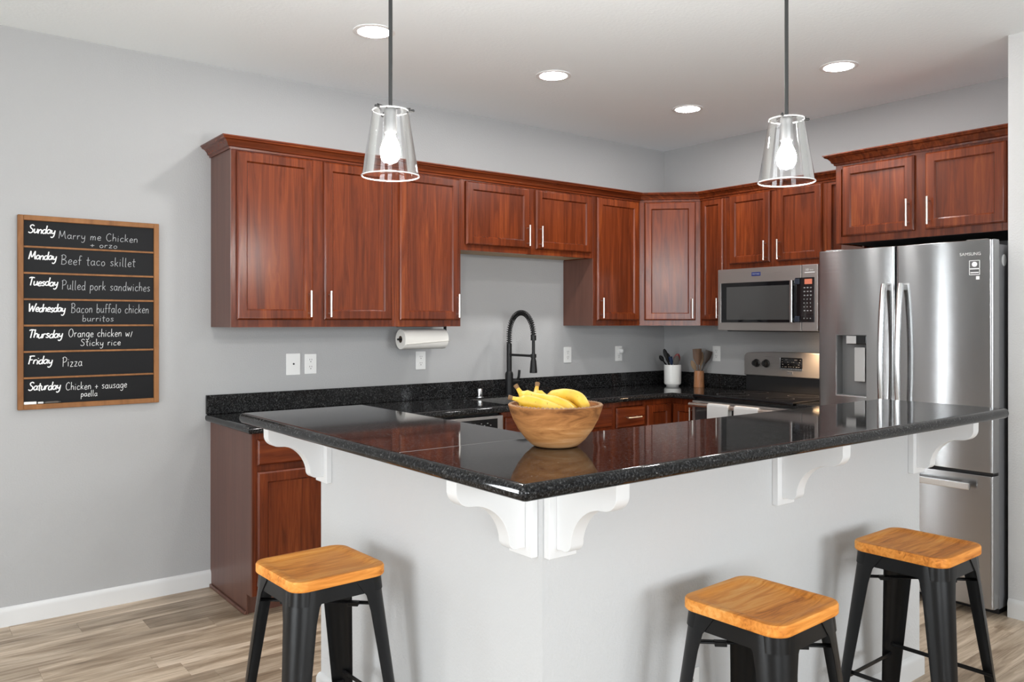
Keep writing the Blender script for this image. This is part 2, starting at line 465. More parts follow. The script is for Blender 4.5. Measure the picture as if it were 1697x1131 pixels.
# ------------------------------------------------------------------ floor planks
PW, PL = .152, 1.22
fl = struct('floor', B().box(ROOM_L, 0, ROOM_B, 0, -.06, -.004), 'groove', label='beige grey wood-look plank floor', angle=0)
def plank_mesh(l):
    bb = B().box(0, l, -PW + .0008, 0, -.004, 0)
    t = bb.bm
    es = [e for e in t.edges if e.verts[0].co.z > -.001 and e.verts[1].co.z > -.001]
    bmesh.ops.bevel(t, geom=es, offset=.0005, segments=1, affect='EDGES')
    me = bpy.data.meshes.new('plank'); t.to_mesh(me); t.free(); me.materials.append(MATS['vinyl']); return me
full = plank_mesh(PL - .0006)
rest = B(); offs = {0: -4.494, 1: -4.24, 2: -3.987, 3: -3.733, 5: -4.067, 7: -3.898}
r_ = random.Random(3)
j = 0
while j * PW < -ROOM_B:
    y = -j * PW + .003 if j else 0
    o = offs.get(j, -4.0 + r_.random() * PL)
    while o > ROOM_L: o -= PL
    x = o
    while x < 0:
        x0, x1 = max(x, ROOM_L), min(x + PL, 0)
        seen = (y > -2.9 and x1 > -6.0 and x0 < -3.1) or (-4.2 < y and x1 > -2.0 and y < -1.9 and x0 < -.6)
        if x1 - x0 > .02:
            if seen:
                me = full if x1 - x0 > PL - .001 else plank_mesh(x1 - x0 - .0006)
                p = bpy.data.objects.new('plank', me); p.location = (x0, y, 0); link(p, fl)
            else:
                rest.box(x0, x1 - .0012, max(y - PW + .0015, ROOM_B), y, -.004, 0)
        x += PL
    j += 1
o = obj('plank_field', rest, 'vinyl', fl, angle=0); o['kind'] = 'stuff'

# ------------------------------------------------------------------ cabinets
ZU, ZT, D = 1.377, 2.286, .305
DOORP = [(0, 0), (0, -.010), (.002, -.014), (.008, -.019), (.012, -.020), (.048, -.020), (.050, -.018), (.055, -.011)]
SLABP = [(0, 0), (0, -.010), (.002, -.014), (.008, -.019), (.012, -.020)]
def pull(bb, x, y, z, ln, vertical=True):
    a = ln / 2; p = .032
    if vertical:
        bb.cyl((x, y - p, z - a), (x, y - p, z + a), .006, seg=12)
        for s in (-1, 1): bb.cyl((x, y, z + s * a * .72), (x, y - p, z + s * a * .72), .004, seg=8)
    else:
        bb.cyl((x - a, y - p, z), (x + a, y - p, z), .006, seg=12)
        for s in (-1, 1): bb.cyl((x + s * a * .72, y, z), (x + s * a * .72, y - p, z), .004, seg=8)
    return bb
def door(par, x0, x1, z0, z1, yf, handle=None, hlen=.14, hz=None, wood_='cherry', stile=None):
    P_ = DOORP if stile is None else [(min(i, stile + (i - .048)) if i > .02 else i, y) for i, y in DOORP]
    P_ = [(i, y + yf) for i, y in P_]
    d_ = obj('door', B().rings(x0, x1, z0, z1, P_, fill=False), wood_, par, angle=25)
    i = P_[-1][0]
    bb = B().box(x0 + i - .003, x1 - i + .003, yf - .0108, yf - .001, z0 + i - .003, z1 - i + .003)
    obj('door_panel', bb, wood_, d_, angle=0)
    if handle:
        hx = x0 + .026 if handle == 'l' else x1 - .026
        obj('handle', pull(B(), hx, yf - .019, hz, hlen), 'nickel', d_, label='brushed nickel bar handle')
    return d_
def drawer(par, x0, x1, z0, z1, yf, handle=True, hlen=.13):
    P_ = [(i, y + yf) for i, y in SLABP]
    d_ = obj('drawer', B().rings(x0, x1, z0, z1, P_), 'cherry_flat', par, angle=25)
    if handle: obj('handle', pull(B(), (x0 + x1) / 2, yf - .019, (z0 + z1) / 2, hlen, False), 'nickel', d_, label='brushed nickel bar handle')
    return d_
def carcass(par, w_, d_, z0, z1, rail_t=.03, rail_b=.038, stiles=(.03, .03), mids=(), underside=None, m='cherry'):
    """Body box and face frame, local x 0..w_, back at y = 0, front frame at y = -d_."""
    bb = B().box(.0, w_, -d_ + .019, -.001, z0 + (.012 if underside else 0), z1)
    obj('body', bb, m, par, angle=0)
    f = B()
    f.box(0, stiles[0], -d_, -d_ + .02, z0, z1, .0008, 1); f.box(w_ - stiles[1], w_, -d_, -d_ + .02, z0, z1, .0008, 1)
    f.box(stiles[0], w_ - stiles[1], -d_, -d_ + .02, z1 - rail_t, z1); f.box(stiles[0], w_ - stiles[1], -d_, -d_ + .02, z0, z0 + rail_b)
    for c, ww in mids: f.box(c - ww / 2, c + ww / 2, -d_ + .0005, -d_ + .02, z0, z1)
    obj('face_frame', f, m, par, angle=0)
    if underside: obj('underside', B().box(.004, w_ - .004, -d_ + .02, -.002, z0 + .006, z0 + .012), underside, par, angle=0)
def upper_A(name, x0, x1, label, z0=ZU, **k):
    t = thing(name, label, 'cabinet', (x0, -.0005, 0), 0, 'wall cabinets above the counter')
    carcass(t, x1 - x0 - .0008, D, z0, ZT, **k); return t
ZD0, ZD1 = 1.415, 2.268
HZ = ZD0 + .085
XS = [-3.571, -2.635, -2.180, -1.076, -.612]
t = upper_A('wall_cabinet', XS[0], XS[1], 'two-door cherry wall cabinet at the open end of the row by the chalkboard', mids=[(.463, .07)])
# finished end panel
obj('end_panel', B().box(-.004, 0, -D, -.001, ZU, ZT), 'cherry_end', t, angle=0)
door(t, -3.546 - XS[0], -3.138 - XS[0], ZD0, ZD1, -D, 'r', hz=HZ)
door(t, -3.077 - XS[0], -2.660 - XS[0], ZD0, ZD1, -D, 'l', hz=HZ)
t = upper_A('wall_cabinet', XS[1], XS[2], 'single-door cherry wall cabinet with the paper towel roll hanging underneath')
door(t, -2.609 - XS[1], -2.196 - XS[1], ZD0, ZD1, -D, 'r', hz=HZ)
t = upper_A('wall_cabinet', XS[2], XS[3], 'short two-door cherry cabinet above the sink and faucet', z0=1.842, mids=[(.552, .07)], underside='raw_ply')
door(t, -2.147 - XS[2], -1.650 - XS[2], 1.877, ZD1 - .003, -D, 'r', hz=1.958, hlen=.135)
door(t, -1.597 - XS[2], -1.102 - XS[2], 1.877, ZD1 - .003, -D, 'l', hz=1.958, hlen=.135)
t = upper_A('wall_cabinet', XS[3], XS[4], 'single-door cherry wall cabinet between the sink and the angled corner cabinet')
obj('end_panel', B().box(-.004, 0, -D, -.001, ZU, 1.842), 'cherry_end', t, angle=0)
door(t, -1.046 - XS[3], -.632 - XS[3], ZD0, ZD1, -D, 'l', hz=HZ)
# diagonal corner cabinet: origin at the left front corner of its face
t = thing('corner_wall_cabinet', 'angled corner cherry wall cabinet with a pale sheen on its door', 'cabinet', (-.61, -D, 0), -PI / 4, 'wall cabinets above the counter')
fw = (.61 - D) * math.sqrt(2)
M45 = Matrix.Rotation(PI / 4, 4, 'Z') @ Matrix.Translation((.61, D, 0))
obj('body', B().prism([(-.61, -.002), (-.002, -.002), (-.002, -.61), (-D + .014, -.61), (-.61, -D + .014)], ZU, ZT, M45), 'cherry', t, angle=0)
f = B().box(.0, .035, -.001, .02, ZU, ZT).box(fw - .035, fw, -.001, .02, ZU, ZT).box(.035, fw - .035, -.001, .02, ZT - .03, ZT).box(.035, fw - .035, -.001, .02, ZU, ZU + .038)
obj('face_frame', f, 'cherry', t, angle=0)
door(t, .034, fw - .034, ZD0, ZD1, -.001, 'r', hz=HZ)
def upper_B(name, y0, y1, label, z0, d_=D, zt=ZT, **k):
    t = thing(name, label, 'cabinet', (-.0005, y0, 0), RA, 'wall cabinets above the counter')
    carcass(t, y0 - y1 - .0008, d_, z0, zt, **k); return t
t = upper_B('wall_cabinet', -.612, -.835, 'narrow cherry wall cabinet between the angled corner and the microwave', ZU, stiles=(.022, .022))
door(t, .018, .207, ZD0, ZD1, -D, 'r', hz=HZ, stile=.036)
t = upper_B('wall_cabinet', -.835, -1.600, 'two-door cherry cabinet directly above the microwave', 1.768, mids=[(.39, .06)])
door(t, .037, .364, 1.802, ZD1 + .006, -D, 'r', hz=1.878, hlen=.13)
door(t, .416, .740, 1.802, ZD1 + .006, -D, 'l', hz=1.878, hlen=.13)
t = upper_B('filler_cabinet', -1.600, -1.846, 'plain cherry filler cabinet between the microwave cabinet and the refrigerator cabinet', 1.377)
obj('filler_panel', B().box(.10, .2445, -D - .004, -D, 1.377, ZT - .02), 'cherry_end', t, angle=0)
ZFB, ZFT, DF = 1.852, 2.306, .62
t = upper_B('wall_cabinet', -1.848, -2.755, 'deep two-door cherry cabinet over the refrigerator', ZFB, DF, ZFT, mids=[(.48, .06)], underside='dark_gap')
obj('end_panel', B().box(-.002, 0, -DF, -D - .03, ZFB, ZFT), 'cherry', t, angle=0)
door(t, .043, .452, 1.890, 2.290, -DF, 'r', hz=1.985, hlen=.145)
door(t, .509, .896, 1.890, 2.290, -DF, 'l', hz=1.985, hlen=.145)
# crown mouldings
CR = [(0, 0), (.008, 0), (.010, .010), (.018, .014), (.022, .026), (.034, .040), (.046, .044), (.050, .052), (.055, .054), (.055, .060), (0, .060)]
cm = obj('crown_molding', B().sweep([(XS[0] - .004, -.001), (XS[0] - .004, -D - .0005), (-.612, -D - .0005), (-D - .0005, -.612), (-D - .0005, -1.846)], CR, ZT - .012), 'cherry_flat', angle=25)
tag(cm, 'stepped cherry crown molding running along the lower row of wall cabinets', 'molding')
cm = obj('crown_molding', B().sweep([(-D - .06, -1.8455), (-DF - .0005, -1.8455), (-DF - .0005, -2.782)], CR, ZFT - .004), 'cherry', angle=25)
tag(cm, 'raised cherry crown molding on top of the refrigerator cabinet', 'molding')

# ---- base cabinets
DB, ZB = .60, .874
def base_A(name, x0, x1, label, body_top=ZB):
    t = thing(name, label, 'cabinet', (x0, -.0005, 0), 0, 'base cabinets under the counter')
    w_ = x1 - x0 - .0008
    obj('body', B().box(0, w_, -DB + .02, -.001, .10, body_top), 'cherry', t, angle=0)
    obj('toe_kick', B().box(0, w_, -DB + .075, -.001, 0, .10), 'cherry_end', t, angle=0)
    f = B().box(0, .025, -DB, -DB + .02, .10, ZB).box(w_ - .025, w_, -DB, -DB + .02, .10, ZB).box(.025, w_ - .025, -DB, -DB + .02, ZB - .03, ZB).box(.025, w_ - .025, -DB, -DB + .02, .10, .13).box(.025, w_ - .025, -DB, -DB + .02, .690, .722)
    obj('face_frame', f, 'cherry', t, angle=0)
    return t, w_
t, w_ = base_A('base_cabinet', XE, -2.703, 'cherry base cabinet with a finished side at the open end of the counter')
bb = B().prism([(-.001, 0), (-.001, ZB), (-DB, ZB), (-DB, .10), (-DB + .06, .10), (-DB + .06, 0)], -.006, 0, Matrix(((0, 0, 1, 0), (1, 0, 0, 0), (0, 1, 0, 0), (0, 0, 0, 1))))
obj('end_panel', bb, 'cherry_end', t, angle=0)
obj('shoe_molding', B().box(-.018, -.006, -DB + .06, -.016, 0, .018, .004), 'cherry_end', t)
drawer(t, .020, .415, .722, .845, -DB, False); drawer(t, .455, .850, .722, .845, -DB, True)
door(t, .020, .415, .125, .690, -DB, 'r', hz=.60); door(t, .455, .850, .125, .690, -DB, 'l', hz=.60)
t, w_ = base_A('base_cabinet', -2.093, -1.178, 'cherry sink base cabinet behind the wooden fruit bowl', .695)
drawer(t, .020, .440, .722, .845, -DB, False); drawer(t, .475, .895, .722, .845, -DB, False)
door(t, .020, .440, .125, .690, -DB, 'r', hz=.60); door(t, .475, .895, .125, .690, -DB, 'l', hz=.60)
t, w_ = base_A('base_cabinet', -1.178, -.872, 'narrow cherry drawer cabinet left of the corner')
drawer(t, .022, .290, .705, .838, -DB); drawer(t, .022, .290, .425, .690, -DB); drawer(t, .022, .290, .125, .410, -DB)
t = thing('corner_base_cabinet', 'cherry corner base cabinet with two doors meeting at the inner corner', 'cabinet', (0, 0, 0), 0, 'base cabinets under the counter')
obj('body', B().prism([(-.871, -.002), (-.002, -.002), (-.002, -.832), (-DB, -.832), (-DB, -DB), (-.871, -DB)], .10, ZB), 'cherry', t, angle=0)
obj('toe_kick', B().prism([(-.871, -.002), (-.002, -.002), (-.002, -.832), (-DB + .075, -.832), (-DB + .075, -DB + .075), (-.871, -DB + .075)], 0, .10), 'cherry_end', t, angle=0)
door(t, -.862, -.622, .125, .838, -DB - .0005, None)
# side door on the range side: built in a child frame so that it faces the other way
d_ = door(t, .622, .826, .125, .838, -DB - .0005, 'r', hz=.755)
d_.rotation_euler = (0, 0, RA)
t = thing('base_cabinet', 'narrow cherry base cabinet between the range and the refrigerator', 'cabinet', (-.0005, -1.604, 0), RA, 'base cabinets under the counter')
obj('body', B().box(0, .245, -DB + .0, -.001, .10, ZB), 'cherry', t, angle=0)
obj('toe_kick', B().box(0, .245, -DB + .075, -.001, 0, .10), 'cherry_end', t, angle=0)
drawer(t, .015, .230, .722, .845, -DB); door(t, .015, .230, .125, .690, -DB, 'l', hz=.60)

# ---- dishwasher
t = thing('dishwasher', 'stainless dishwasher with a dark control strip under the counter', 'dishwasher', (-2.701, 0, 0))
obj('body', B().box(.003, .604, -.575, -.002, .10, .868), 'black_plastic', t, angle=0)
obj('kick_plate', B().box(.003, .604, -.53, -.002, 0, .10), 'black_plastic', t, angle=0)
obj('door', B().box(.004, .603, -.622, -.575, .11, .770, .006), 'steel_warm', t)
cp = obj('control_panel', B().box(.004, .603, -.628, -.575, .774, .862, .006), 'steel_warm', t)
obj('control_strip', B().box(.045, .560, -.6295, -.628, .785, .845, .0005), 'black_glass', cp, angle=0)
kb = B()
for k in range(9): kb.box(.33 + k * .022, .338 + k * .022, -.6303, -.6295, .808 + .012 * (k % 2), .812 + .012 * (k % 2))
kb.lathe([(.007, 0), (.007, .0012)], 14, Matrix.Translation((.30, -.6292, .812)) @ Matrix.Rotation(PI / 2, 4, 'X'))
obj('button_marks', kb, 'print_dim', cp, angle=0)['kind'] = 'stuff'

# ---- counter top and back splash
ZC = .914; CT = .038
SX0, SX1, SY0, SY1 = -2.03, -1.25, -.54, -.13
xs = [-3.605, SX0, SX1, -.645, 0 - .001]; ys = [-.834, -.645, SY0, SY1, -.001]
def filled(i, j):
    if j == 0: return i == 3
    if i == 1 and j == 2: return False
    return True
def rnd(m):
    if SX0 - .01 < m.x < SX1 + .01 and SY0 - .01 < m.y < SY1 + .01: return False
    if abs(m.z - ZC) > .001 and abs(m.z - ZC + CT) > .001: return False
    if m.y > -.002 or m.x > -.002 or m.y < -.833: return False
    return True
b = B().slab(xs, ys, filled, ZC - CT, ZC, rnd, .0165)
wt = thing('worktop', 'black granite worktop along the sink wall, turning the corner to the range', 'countertop')
obj('slab', b, 'granite', wt, angle=40)
tag(obj('backsplash', B().box(-3.603, -.001, -.021, -.0005, ZC + .0003, 1.016, .002, 1), 'granite', angle=30), 'long black granite backsplash strip on the sink wall', 'backsplash', 'granite backsplash strips')
tag(obj('backsplash', B().box(-.021, -.0005, -.834, -.0215, ZC + .0003, 1.016, .002, 1), 'granite', angle=30), 'short black granite backsplash strip behind the wooden utensils', 'backsplash', 'granite backsplash strips')
wt2 = thing('worktop', 'short piece of black granite worktop between the range and the refrigerator', 'countertop')
b = B().slab([-.645, -.001], [-1.850, -1.602], lambda i, j: True, ZC - CT, ZC, lambda m: m.x < -.64 and abs(m.z - ZC + CT / 2) > .01, .0165)
obj('slab', b, 'granite', wt2, angle=40)
tag(obj('backsplash', B().box(-.021, -.0005, -1.850, -1.602, ZC + .0003, 1.016, .002, 1), 'granite', angle=30), 'black granite backsplash strip between the range and the refrigerator', 'backsplash', 'granite backsplash strips')

# ---- sink, faucet, air gap
t = thing('sink', 'stainless steel undermount sink below the black faucet', 'sink', ((SX0 + SX1) / 2, (SY0 + SY1) / 2, .70))
hw, hd = (SX1 - SX0) / 2, (SY1 - SY0) / 2
b = B()
zz = ZC - CT - .70
b.box(-hw - .015, -hw + .001, -hd - .015, hd + .015, 0, zz - .001); b.box(hw - .001, hw + .015, -hd - .015, hd + .015, 0, zz - .001)
b.box(-hw, hw, -hd - .015, -hd + .001, 0, zz - .001); b.box(-hw, hw, hd - .001, hd + .015, 0, zz - .001); b.box(-hw, hw, -hd, hd, 0, .006)
obj('basin', b, 'steel_smooth', t, angle=0)
obj('rim', B().box(-hw, -hw + .004, -hd, hd, zz, zz + .030).box(hw - .004, hw, -hd, hd, zz, zz + .030).box(-hw, hw, -hd, -hd + .004, zz, zz + .03).box(-hw, hw, hd - .004, hd, zz, zz + .03), 'steel_smooth', t, angle=0)
obj('drain', B().lathe([(.045, .006), (.045, .009), (.02, .007)], 24), 'chrome', t)
FX, FY = -1.637, -.085
t = thing('faucet', 'tall matte black spring-neck kitchen faucet behind the sink', 'faucet', (FX, FY, ZC))
obj('base', B().lathe([(.031, 0), (.031, .004), (.027, .006), (.027, .140), (.024, .150), (.019, .158)], 28), 'black_matte', t)
obj('riser', B().cyl((0, 0, .15), (0, 0, .345), .0175, seg=24), 'black_matte', t)
arc = []
ZA, RY = .40, .128
for k in range(41):
    a = PI * k / 40
    arc.append((0, -RY + RY * math.cos(a), ZA + .150 * math.sin(a)))
hose = [(0, 0, .34), (0, 0, .37)] + arc
obj('hose', B().tube(hose, .0095, 12), 'black_matte', t)
# spring around the hose
path = [Vector(p) for p in [(0, 0, .345)] + arc]
L_ = [0]
for a, c in zip(path, path[1:]): L_.append(L_[-1] + (c - a).length)
def at(s):
    for i in range(len(path) - 1):
        if s <= L_[i + 1]:
            u = (s - L_[i]) / (L_[i + 1] - L_[i]); return path[i].lerp(path[i + 1], u), (path[i + 1] - path[i]).normalized()
    return path[-1], (path[-1] - path[-2]).normalized()
turns = 34; sp = []
for k in range(turns * 10 + 1):
    s_ = L_[-1] * k / (turns * 10); c, tg = at(s_); n1 = Vector((1, 0, 0)); n2 = tg.cross(n1).normalized()
    a = 2 * PI * k / 10; sp.append(c + (n1 * math.cos(a) + n2 * math.sin(a)) * .0165)
obj('spring', B().tube(sp, .0028, 5), 'black_matte', t)
ye = -2 * RY
obj('collar', B().cyl((0, ye, ZA - .030), (0, ye, ZA + .004), .018, seg=20), 'black_matte', t)
obj('spray_tube', B().lathe([(.010, .265), (.010, .385)], 16, Matrix.Translation((0, ye, 0))), 'black_matte', t)
obj('spray_head', B().lathe([(.023, .160), (.025, .164), (.019, .235), (.013, .262), (.010, .300)], 24, Matrix.Translation((0, ye, 0))), 'black_matte', t)
obj('holder_arm', B().box(-.009, .009, ye, -.01, .262, .278, .003).lathe([(.019, .258), (.019, .282)], 20, Matrix.Translation((0, ye, 0))), 'black_matte', t)
obj('lever', B().cyl((.02, 0, .085), (.075, 0, .090), .015, seg=16).tube([(.068, 0, .09), (.074, -.01, .12), (.078, -.012, .165)], [.008, .009, .0085], 10), 'black_matte', t)
t = thing('air_gap_cap', 'short chrome air gap cap beside the sink', 'air gap', (-1.885, -.095, ZC))
obj('cap', B().lathe([(.019, .004), (.019, .050), (.016, .056), (.004, .057)], 24), 'chrome', t)
obj('flange', B().lathe([(.026, 0), (.026, .004), (.019, .006)], 24), 'chrome', t)

# ------------------------------------------------------------------ peninsula: knee wall, bar top, corbels
KX, KY, KT = -3.65, -2.83, .125
BX0, BX1, BY0, BY1, BYE, BXE = -3.968, -3.480, -3.153, -2.652, -1.548, -1.668
ZBAR, TB = 1.085, .036
KYE, KXE = -1.535, -1.688
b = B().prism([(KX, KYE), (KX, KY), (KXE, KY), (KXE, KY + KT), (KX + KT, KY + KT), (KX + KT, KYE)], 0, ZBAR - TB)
struct('wall_knee', b, 'wall_paint_lit', label='brightly lit grey half wall carrying the breakfast bar', angle=0)
struct('baseboard_knee', B().sweep([(KX + KT, KYE + .0), (KX, KYE), (KX, KY), (KXE, KY), (KXE, KY + KT)], BP, 0), 'baseboard_white', label='white baseboard round the foot of the half wall')
bar = thing('breakfast_bar', 'raised L-shaped black granite breakfast bar with rounded edge', 'countertop', (0, 0, 0))
SE = BY1
b = B().slab([BX0, BX1], [SE + .0006, BYE], lambda i, j: True, ZBAR - TB, ZBAR, lambda m: m.y > SE + .01 and (m.y > SE + .01), .0165)
obj('slab', b, 'granite', bar, angle=40)
b = B().slab([BX0, BX1, BXE], [BY0, SE], lambda i, j: True, ZBAR - TB, ZBAR, lambda m: not (m.y > SE - .001 and m.x < BX1 - .01), .0165)
obj('slab', b, 'granite', bar, angle=40)
obj('seam', B().box(BX0 + .012, BX1 - .002, SE - .0006, SE + .0012, ZBAR - .01, ZBAR + .0003), 'seam', bar, angle=0)
# corbels: local -y points away from the wall, z = 0 at the foot of the back plate
def corbel_parts(t):
    hh = ZBAR - TB - .812
    obj('back_plate', B().box(-.046, .046, -.022, 0, 0, hh - .012, .0015, 1), 'trim_white', t, angle=0)
    obj('top_plate', B().box(-.046, .046, -.262, 0, hh - .012, hh - .0004, .0015, 1), 'trim_white', t, angle=0)
    pts = []
    top = hh - .012
    # profile in (out, z): foot nose, concave sweep, upper nose
    def arc_(cx, cz, r, a0, a1, n):
        return [(cx + r * math.cos(math.radians(a0 + (a1 - a0) * k / n)), cz + r * math.sin(math.radians(a0 + (a1 - a0) * k / n))) for k in range(n + 1)]
    pr = [(.022, .022)]
    pr += arc_(.050, .046, .024, 250, 350, 6)
    pr += arc_(.190, .030, .118, 168, 100, 10)
    pr += arc_(.190, .190, .042, 275, 350, 6)
    pr += [(.232, top), (.022, top)]
    M = Matrix(((0, 0, 1, 0), (-1, 0, 0, 0), (0, 1, 0, 0), (0, 0, 0, 1)))
    obj('bracket', B().prism(pr, -.022, .022, M, bev=.002), 'trim_white', t, angle=30)
cor = [(KX - .0003, -1.583, RA, 'white scrolled corbel at the open end of the bar by the base cabinet'),
       (KX - .0003, -2.768, RA, 'white scrolled corbel on the chalkboard-facing side of the half wall corner'),
       (-3.600, KY - .0003, 0, 'white scrolled corbel on the stool side of the half wall corner'),
       (-2.634, KY - .0003, 0, 'white scrolled corbel halfway along the bar above the middle stool'),
       (-1.736, KY - .0003, 0, 'white scrolled corbel under the bar end in front of the refrigerator')]
first = None
for x, y, rz, lab in cor:
    if first is None:
        t = thing('corbel', lab, 'bracket', (x, y, .812), rz, 'white corbels under the bar'); corbel_parts(t); first = t
    else:
        t = copy_tree(first); t.location = (x, y, .812); t.rotation_euler = (0, 0, rz); t['label'] = lab

# ------------------------------------------------------------------ refrigerator (wall B frame)
FRX, FRY0 = -.844, -1.868
FW, FD = .900, .844
t = thing('refrigerator', 'stainless french door refrigerator with ice dispenser and bottom freezer', 'refrigerator', (0, FRY0, 0), RA)
obj('body', B().box(.004, FW - .004, -FD + .085, -.03, .035, 1.775, .004), 'fridge_side', t)
obj('foot_grille', B().box(.02, FW - .02, -FD + .12, -.10, .0, .036), 'black_plastic', t, angle=0)
def curved_door(x0, x1, z0, z1, hole=None, n=14, bulge=.005, th=.070):
    """Door with a softly bowed front and rounded vertical edges; hole = (hx0, hx1, hz0, hz1)."""
    t_ = bmesh.new(); r = .014
    xs_ = [x0 + r * (1 - math.cos(PI / 2 * k / 5)) for k in range(6)]
    yo = [r * (1 - math.sin(PI / 2 * k / 5)) for k in range(6)]
    inner = [x0 + r + (x1 - x0 - 2 * r) * k / n for k in range(1, n)]
    if hole: inner = sorted([x for x in inner if min(abs(x - hole[0]), abs(x - hole[1])) > .012] + [hole[0], hole[1]])
    XS_ = xs_ + inner + [x1 - (x - x0) for x in xs_[::-1]]
    YO = yo + [0] * len(inner) + yo[::-1]
    ZS = [z0, z0 + .004] + ([hole[2], hole[3]] if hole else []) + [z1 - .004, z1]
    def Y(x, k): return -FD + YO[k] + bulge * (2 * (x - x0) / (x1 - x0) - 1) ** 2
    V = [[t_.verts.new((x, Y(x, k) + (.004 if zi in (0, len(ZS) - 1) else 0), z)) for k, x in enumerate(XS_)] for zi, z in enumerate(ZS)]
    for i in range(len(ZS) - 1):
        for k in range(len(XS_) - 1):
            if hole and abs(ZS[i] - hole[2]) < 1e-6 and hole[0] - 1e-6 <= XS_[k] and XS_[k + 1] <= hole[1] + 1e-6: continue
            t_.faces.new((V[i][k], V[i][k + 1], V[i + 1][k + 1], V[i + 1][k]))
    yb = -FD + th
    BK = [[t_.verts.new((x, yb, z)) for x in (XS_[0], XS_[-1])] for z in (z0, z1)]
    t_.faces.new([V[0][k] for k in range(len(XS_))][::-1] + [BK[0][0], BK[0][1]])
    t_.faces.new([V[-1][k] for k in range(len(XS_))] + [BK[1][1], BK[1][0]])
    t_.faces.new([V[i][0] for i in range(len(ZS))] + [BK[1][0], BK[0][0]])
    t_.faces.new([V[i][-1] for i in range(len(ZS))][::-1] + [BK[0][1], BK[1][1]])
    bmesh.ops.recalc_face_normals(t_, faces=t_.faces[:])
    bb = B(); bb.add(t_); return bb
ZF0, ZF1 = .690, 1.795
MID = .4335
HX0, HX1, HZ0, HZ1 = .112, .282, 1.008, 1.335
dl = obj('door', curved_door(0, MID - .003, ZF0, ZF1, (HX0, HX1, HZ0, HZ1)), 'steel', t, angle=50)
dr = obj('door', curved_door(MID + .003, FW, ZF0, ZF1), 'steel', t, angle=50)
fz = obj('freezer_drawer', curved_door(0, FW, .048, .676), 'steel', t, angle=50)
obj('door_gap', B().box(MID - .02, MID + .02, -FD + .03, -FD + .09, .695, 1.77).box(.01, FW - .01, -FD + .03, -FD + .09, .66, .70), 'black_plastic', t, angle=0)
def bow_handle(x):
    p = []
    for k in range(17):
        u = k / 16; z = .78 + (1.598 - .78) * u
        p.append((x, -FD - .022 - .040 * math.sin(PI * u) ** .7, z))
    bb = B().tube(p, .017, 12, flat=(.85, 1.))
    for z in (.80, 1.578): bb.box(x - .012, x + .012, -FD - .03, -FD + .006, z - .012, z + .012, .003)
    return bb
obj('handle', bow_handle(.390), 'steel_smooth', dl, label='bowed stainless handle')
obj('handle', bow_handle(.477), 'steel_smooth', dr, label='bowed stainless handle')
bb = B().box(.085, .815, -FD - .050, -FD - .032, .606, .640, .004)
bb.box(.11, .14, -FD - .035, -FD + .005, .610, .634); bb.box(.76, .79, -FD - .035, -FD + .005, .610, .634)
obj('handle', bb, 'steel_smooth', fz, label='flat stainless drawer handle')
# dispenser
dy = -FD + .060
b = B()
b.box(HX0, HX1, dy - .002, dy, HZ0, HZ1)
obj('dispenser_back', b, 'recess_grey', dl, angle=0)
b = B().box(HX0 - .001, HX0 + .002, -FD + .004, dy, HZ0, HZ1).box(HX1 - .002, HX1 + .001, -FD + .002, dy, HZ0, HZ1).box(HX0, HX1, -FD + .002, dy, HZ0 - .001, HZ0 + .003).box(HX0, HX1, -FD + .002, dy, HZ1 - .003, HZ1 + .001)
obj('dispenser_recess', b, 'recess_grey', dl, angle=0)
b = B().box(HX0 - .004, HX0 + .001, -FD - .002, -FD + .012, HZ0 - .004, HZ1).box(HX0 - .004, HX1 + .002, -FD - .002, -FD + .012, HZ0 - .006, HZ0)
obj('dispenser_trim', b, 'chrome', dl, angle=0)
obj('nozzle_block', B().box(HX0 + .055, HX1 - .004, -FD + .006, dy, HZ1 - .052, HZ1 - .003, .005), 'black_glass', dl)
obj('paddle', B().box(HX0 + .085, HX0 + .145, -FD + .030, -FD + .038, HZ0 + .075, HZ1 - .068, .004), 'paddle_silver', dl)
obj('nozzle_cap', B().box(HX0 + .055, HX0 + .110, -FD + .003, -FD + .0065, HZ1 - .048, HZ1 - .006, .001), 'paddle_silver', dl)
# hinge covers, round sticker, energy label, brand lettering
obj('hinge_cover', B().box(.03, .13, -FD + .02, -FD + .16, 1.775, 1.800, .006), 'steel_dark', t)
obj('hinge_cover', B().box(FW - .13, FW - .03, -FD + .02, -FD + .16, 1.775, 1.800, .006), 'steel_dark', t)
obj('round_sticker', B().lathe([(.028, 0), (.028, .0012), (.020, .0013), (.020, .0006)], 24, Matrix.Translation((FW - .0035, -FD + .135, 1.70)) @ Matrix.Rotation(PI / 2, 4, 'Y')), 'print_light', t, angle=0)
yl = -FD + .0013
b = B(); a0, a1, q0, q1 = .795, .843, 1.628, 1.698; e_ = .0025
b.box(a0, a1, yl - .001, yl + .002, q1 - e_, q1).box(a0, a1, yl - .001, yl + .002, q0, q0 + e_).box(a0, a0 + e_, yl - .001, yl + .002, q0, q1).box(a1 - e_, a1, yl - .001, yl + .002, q0, q1)
b.box(a0, a1, yl - .001, yl + .002, 1.655, 1.660).box(a0 + .006, a1 - .006, yl - .001, yl + .002, 1.637, 1.642)
b.box(a1 - .017, a1 - .002, yl - .001, yl + .002, q0 - .022, q0 - .006)
b.lathe([(.012, 0), (.012, .002)], 16, Matrix.Translation(((a0 + a1) / 2, yl + .001, 1.679)) @ Matrix.Rotation(PI / 2, 4, 'X'))
obj('energy_label', b, 'paint_white', dr, angle=0)

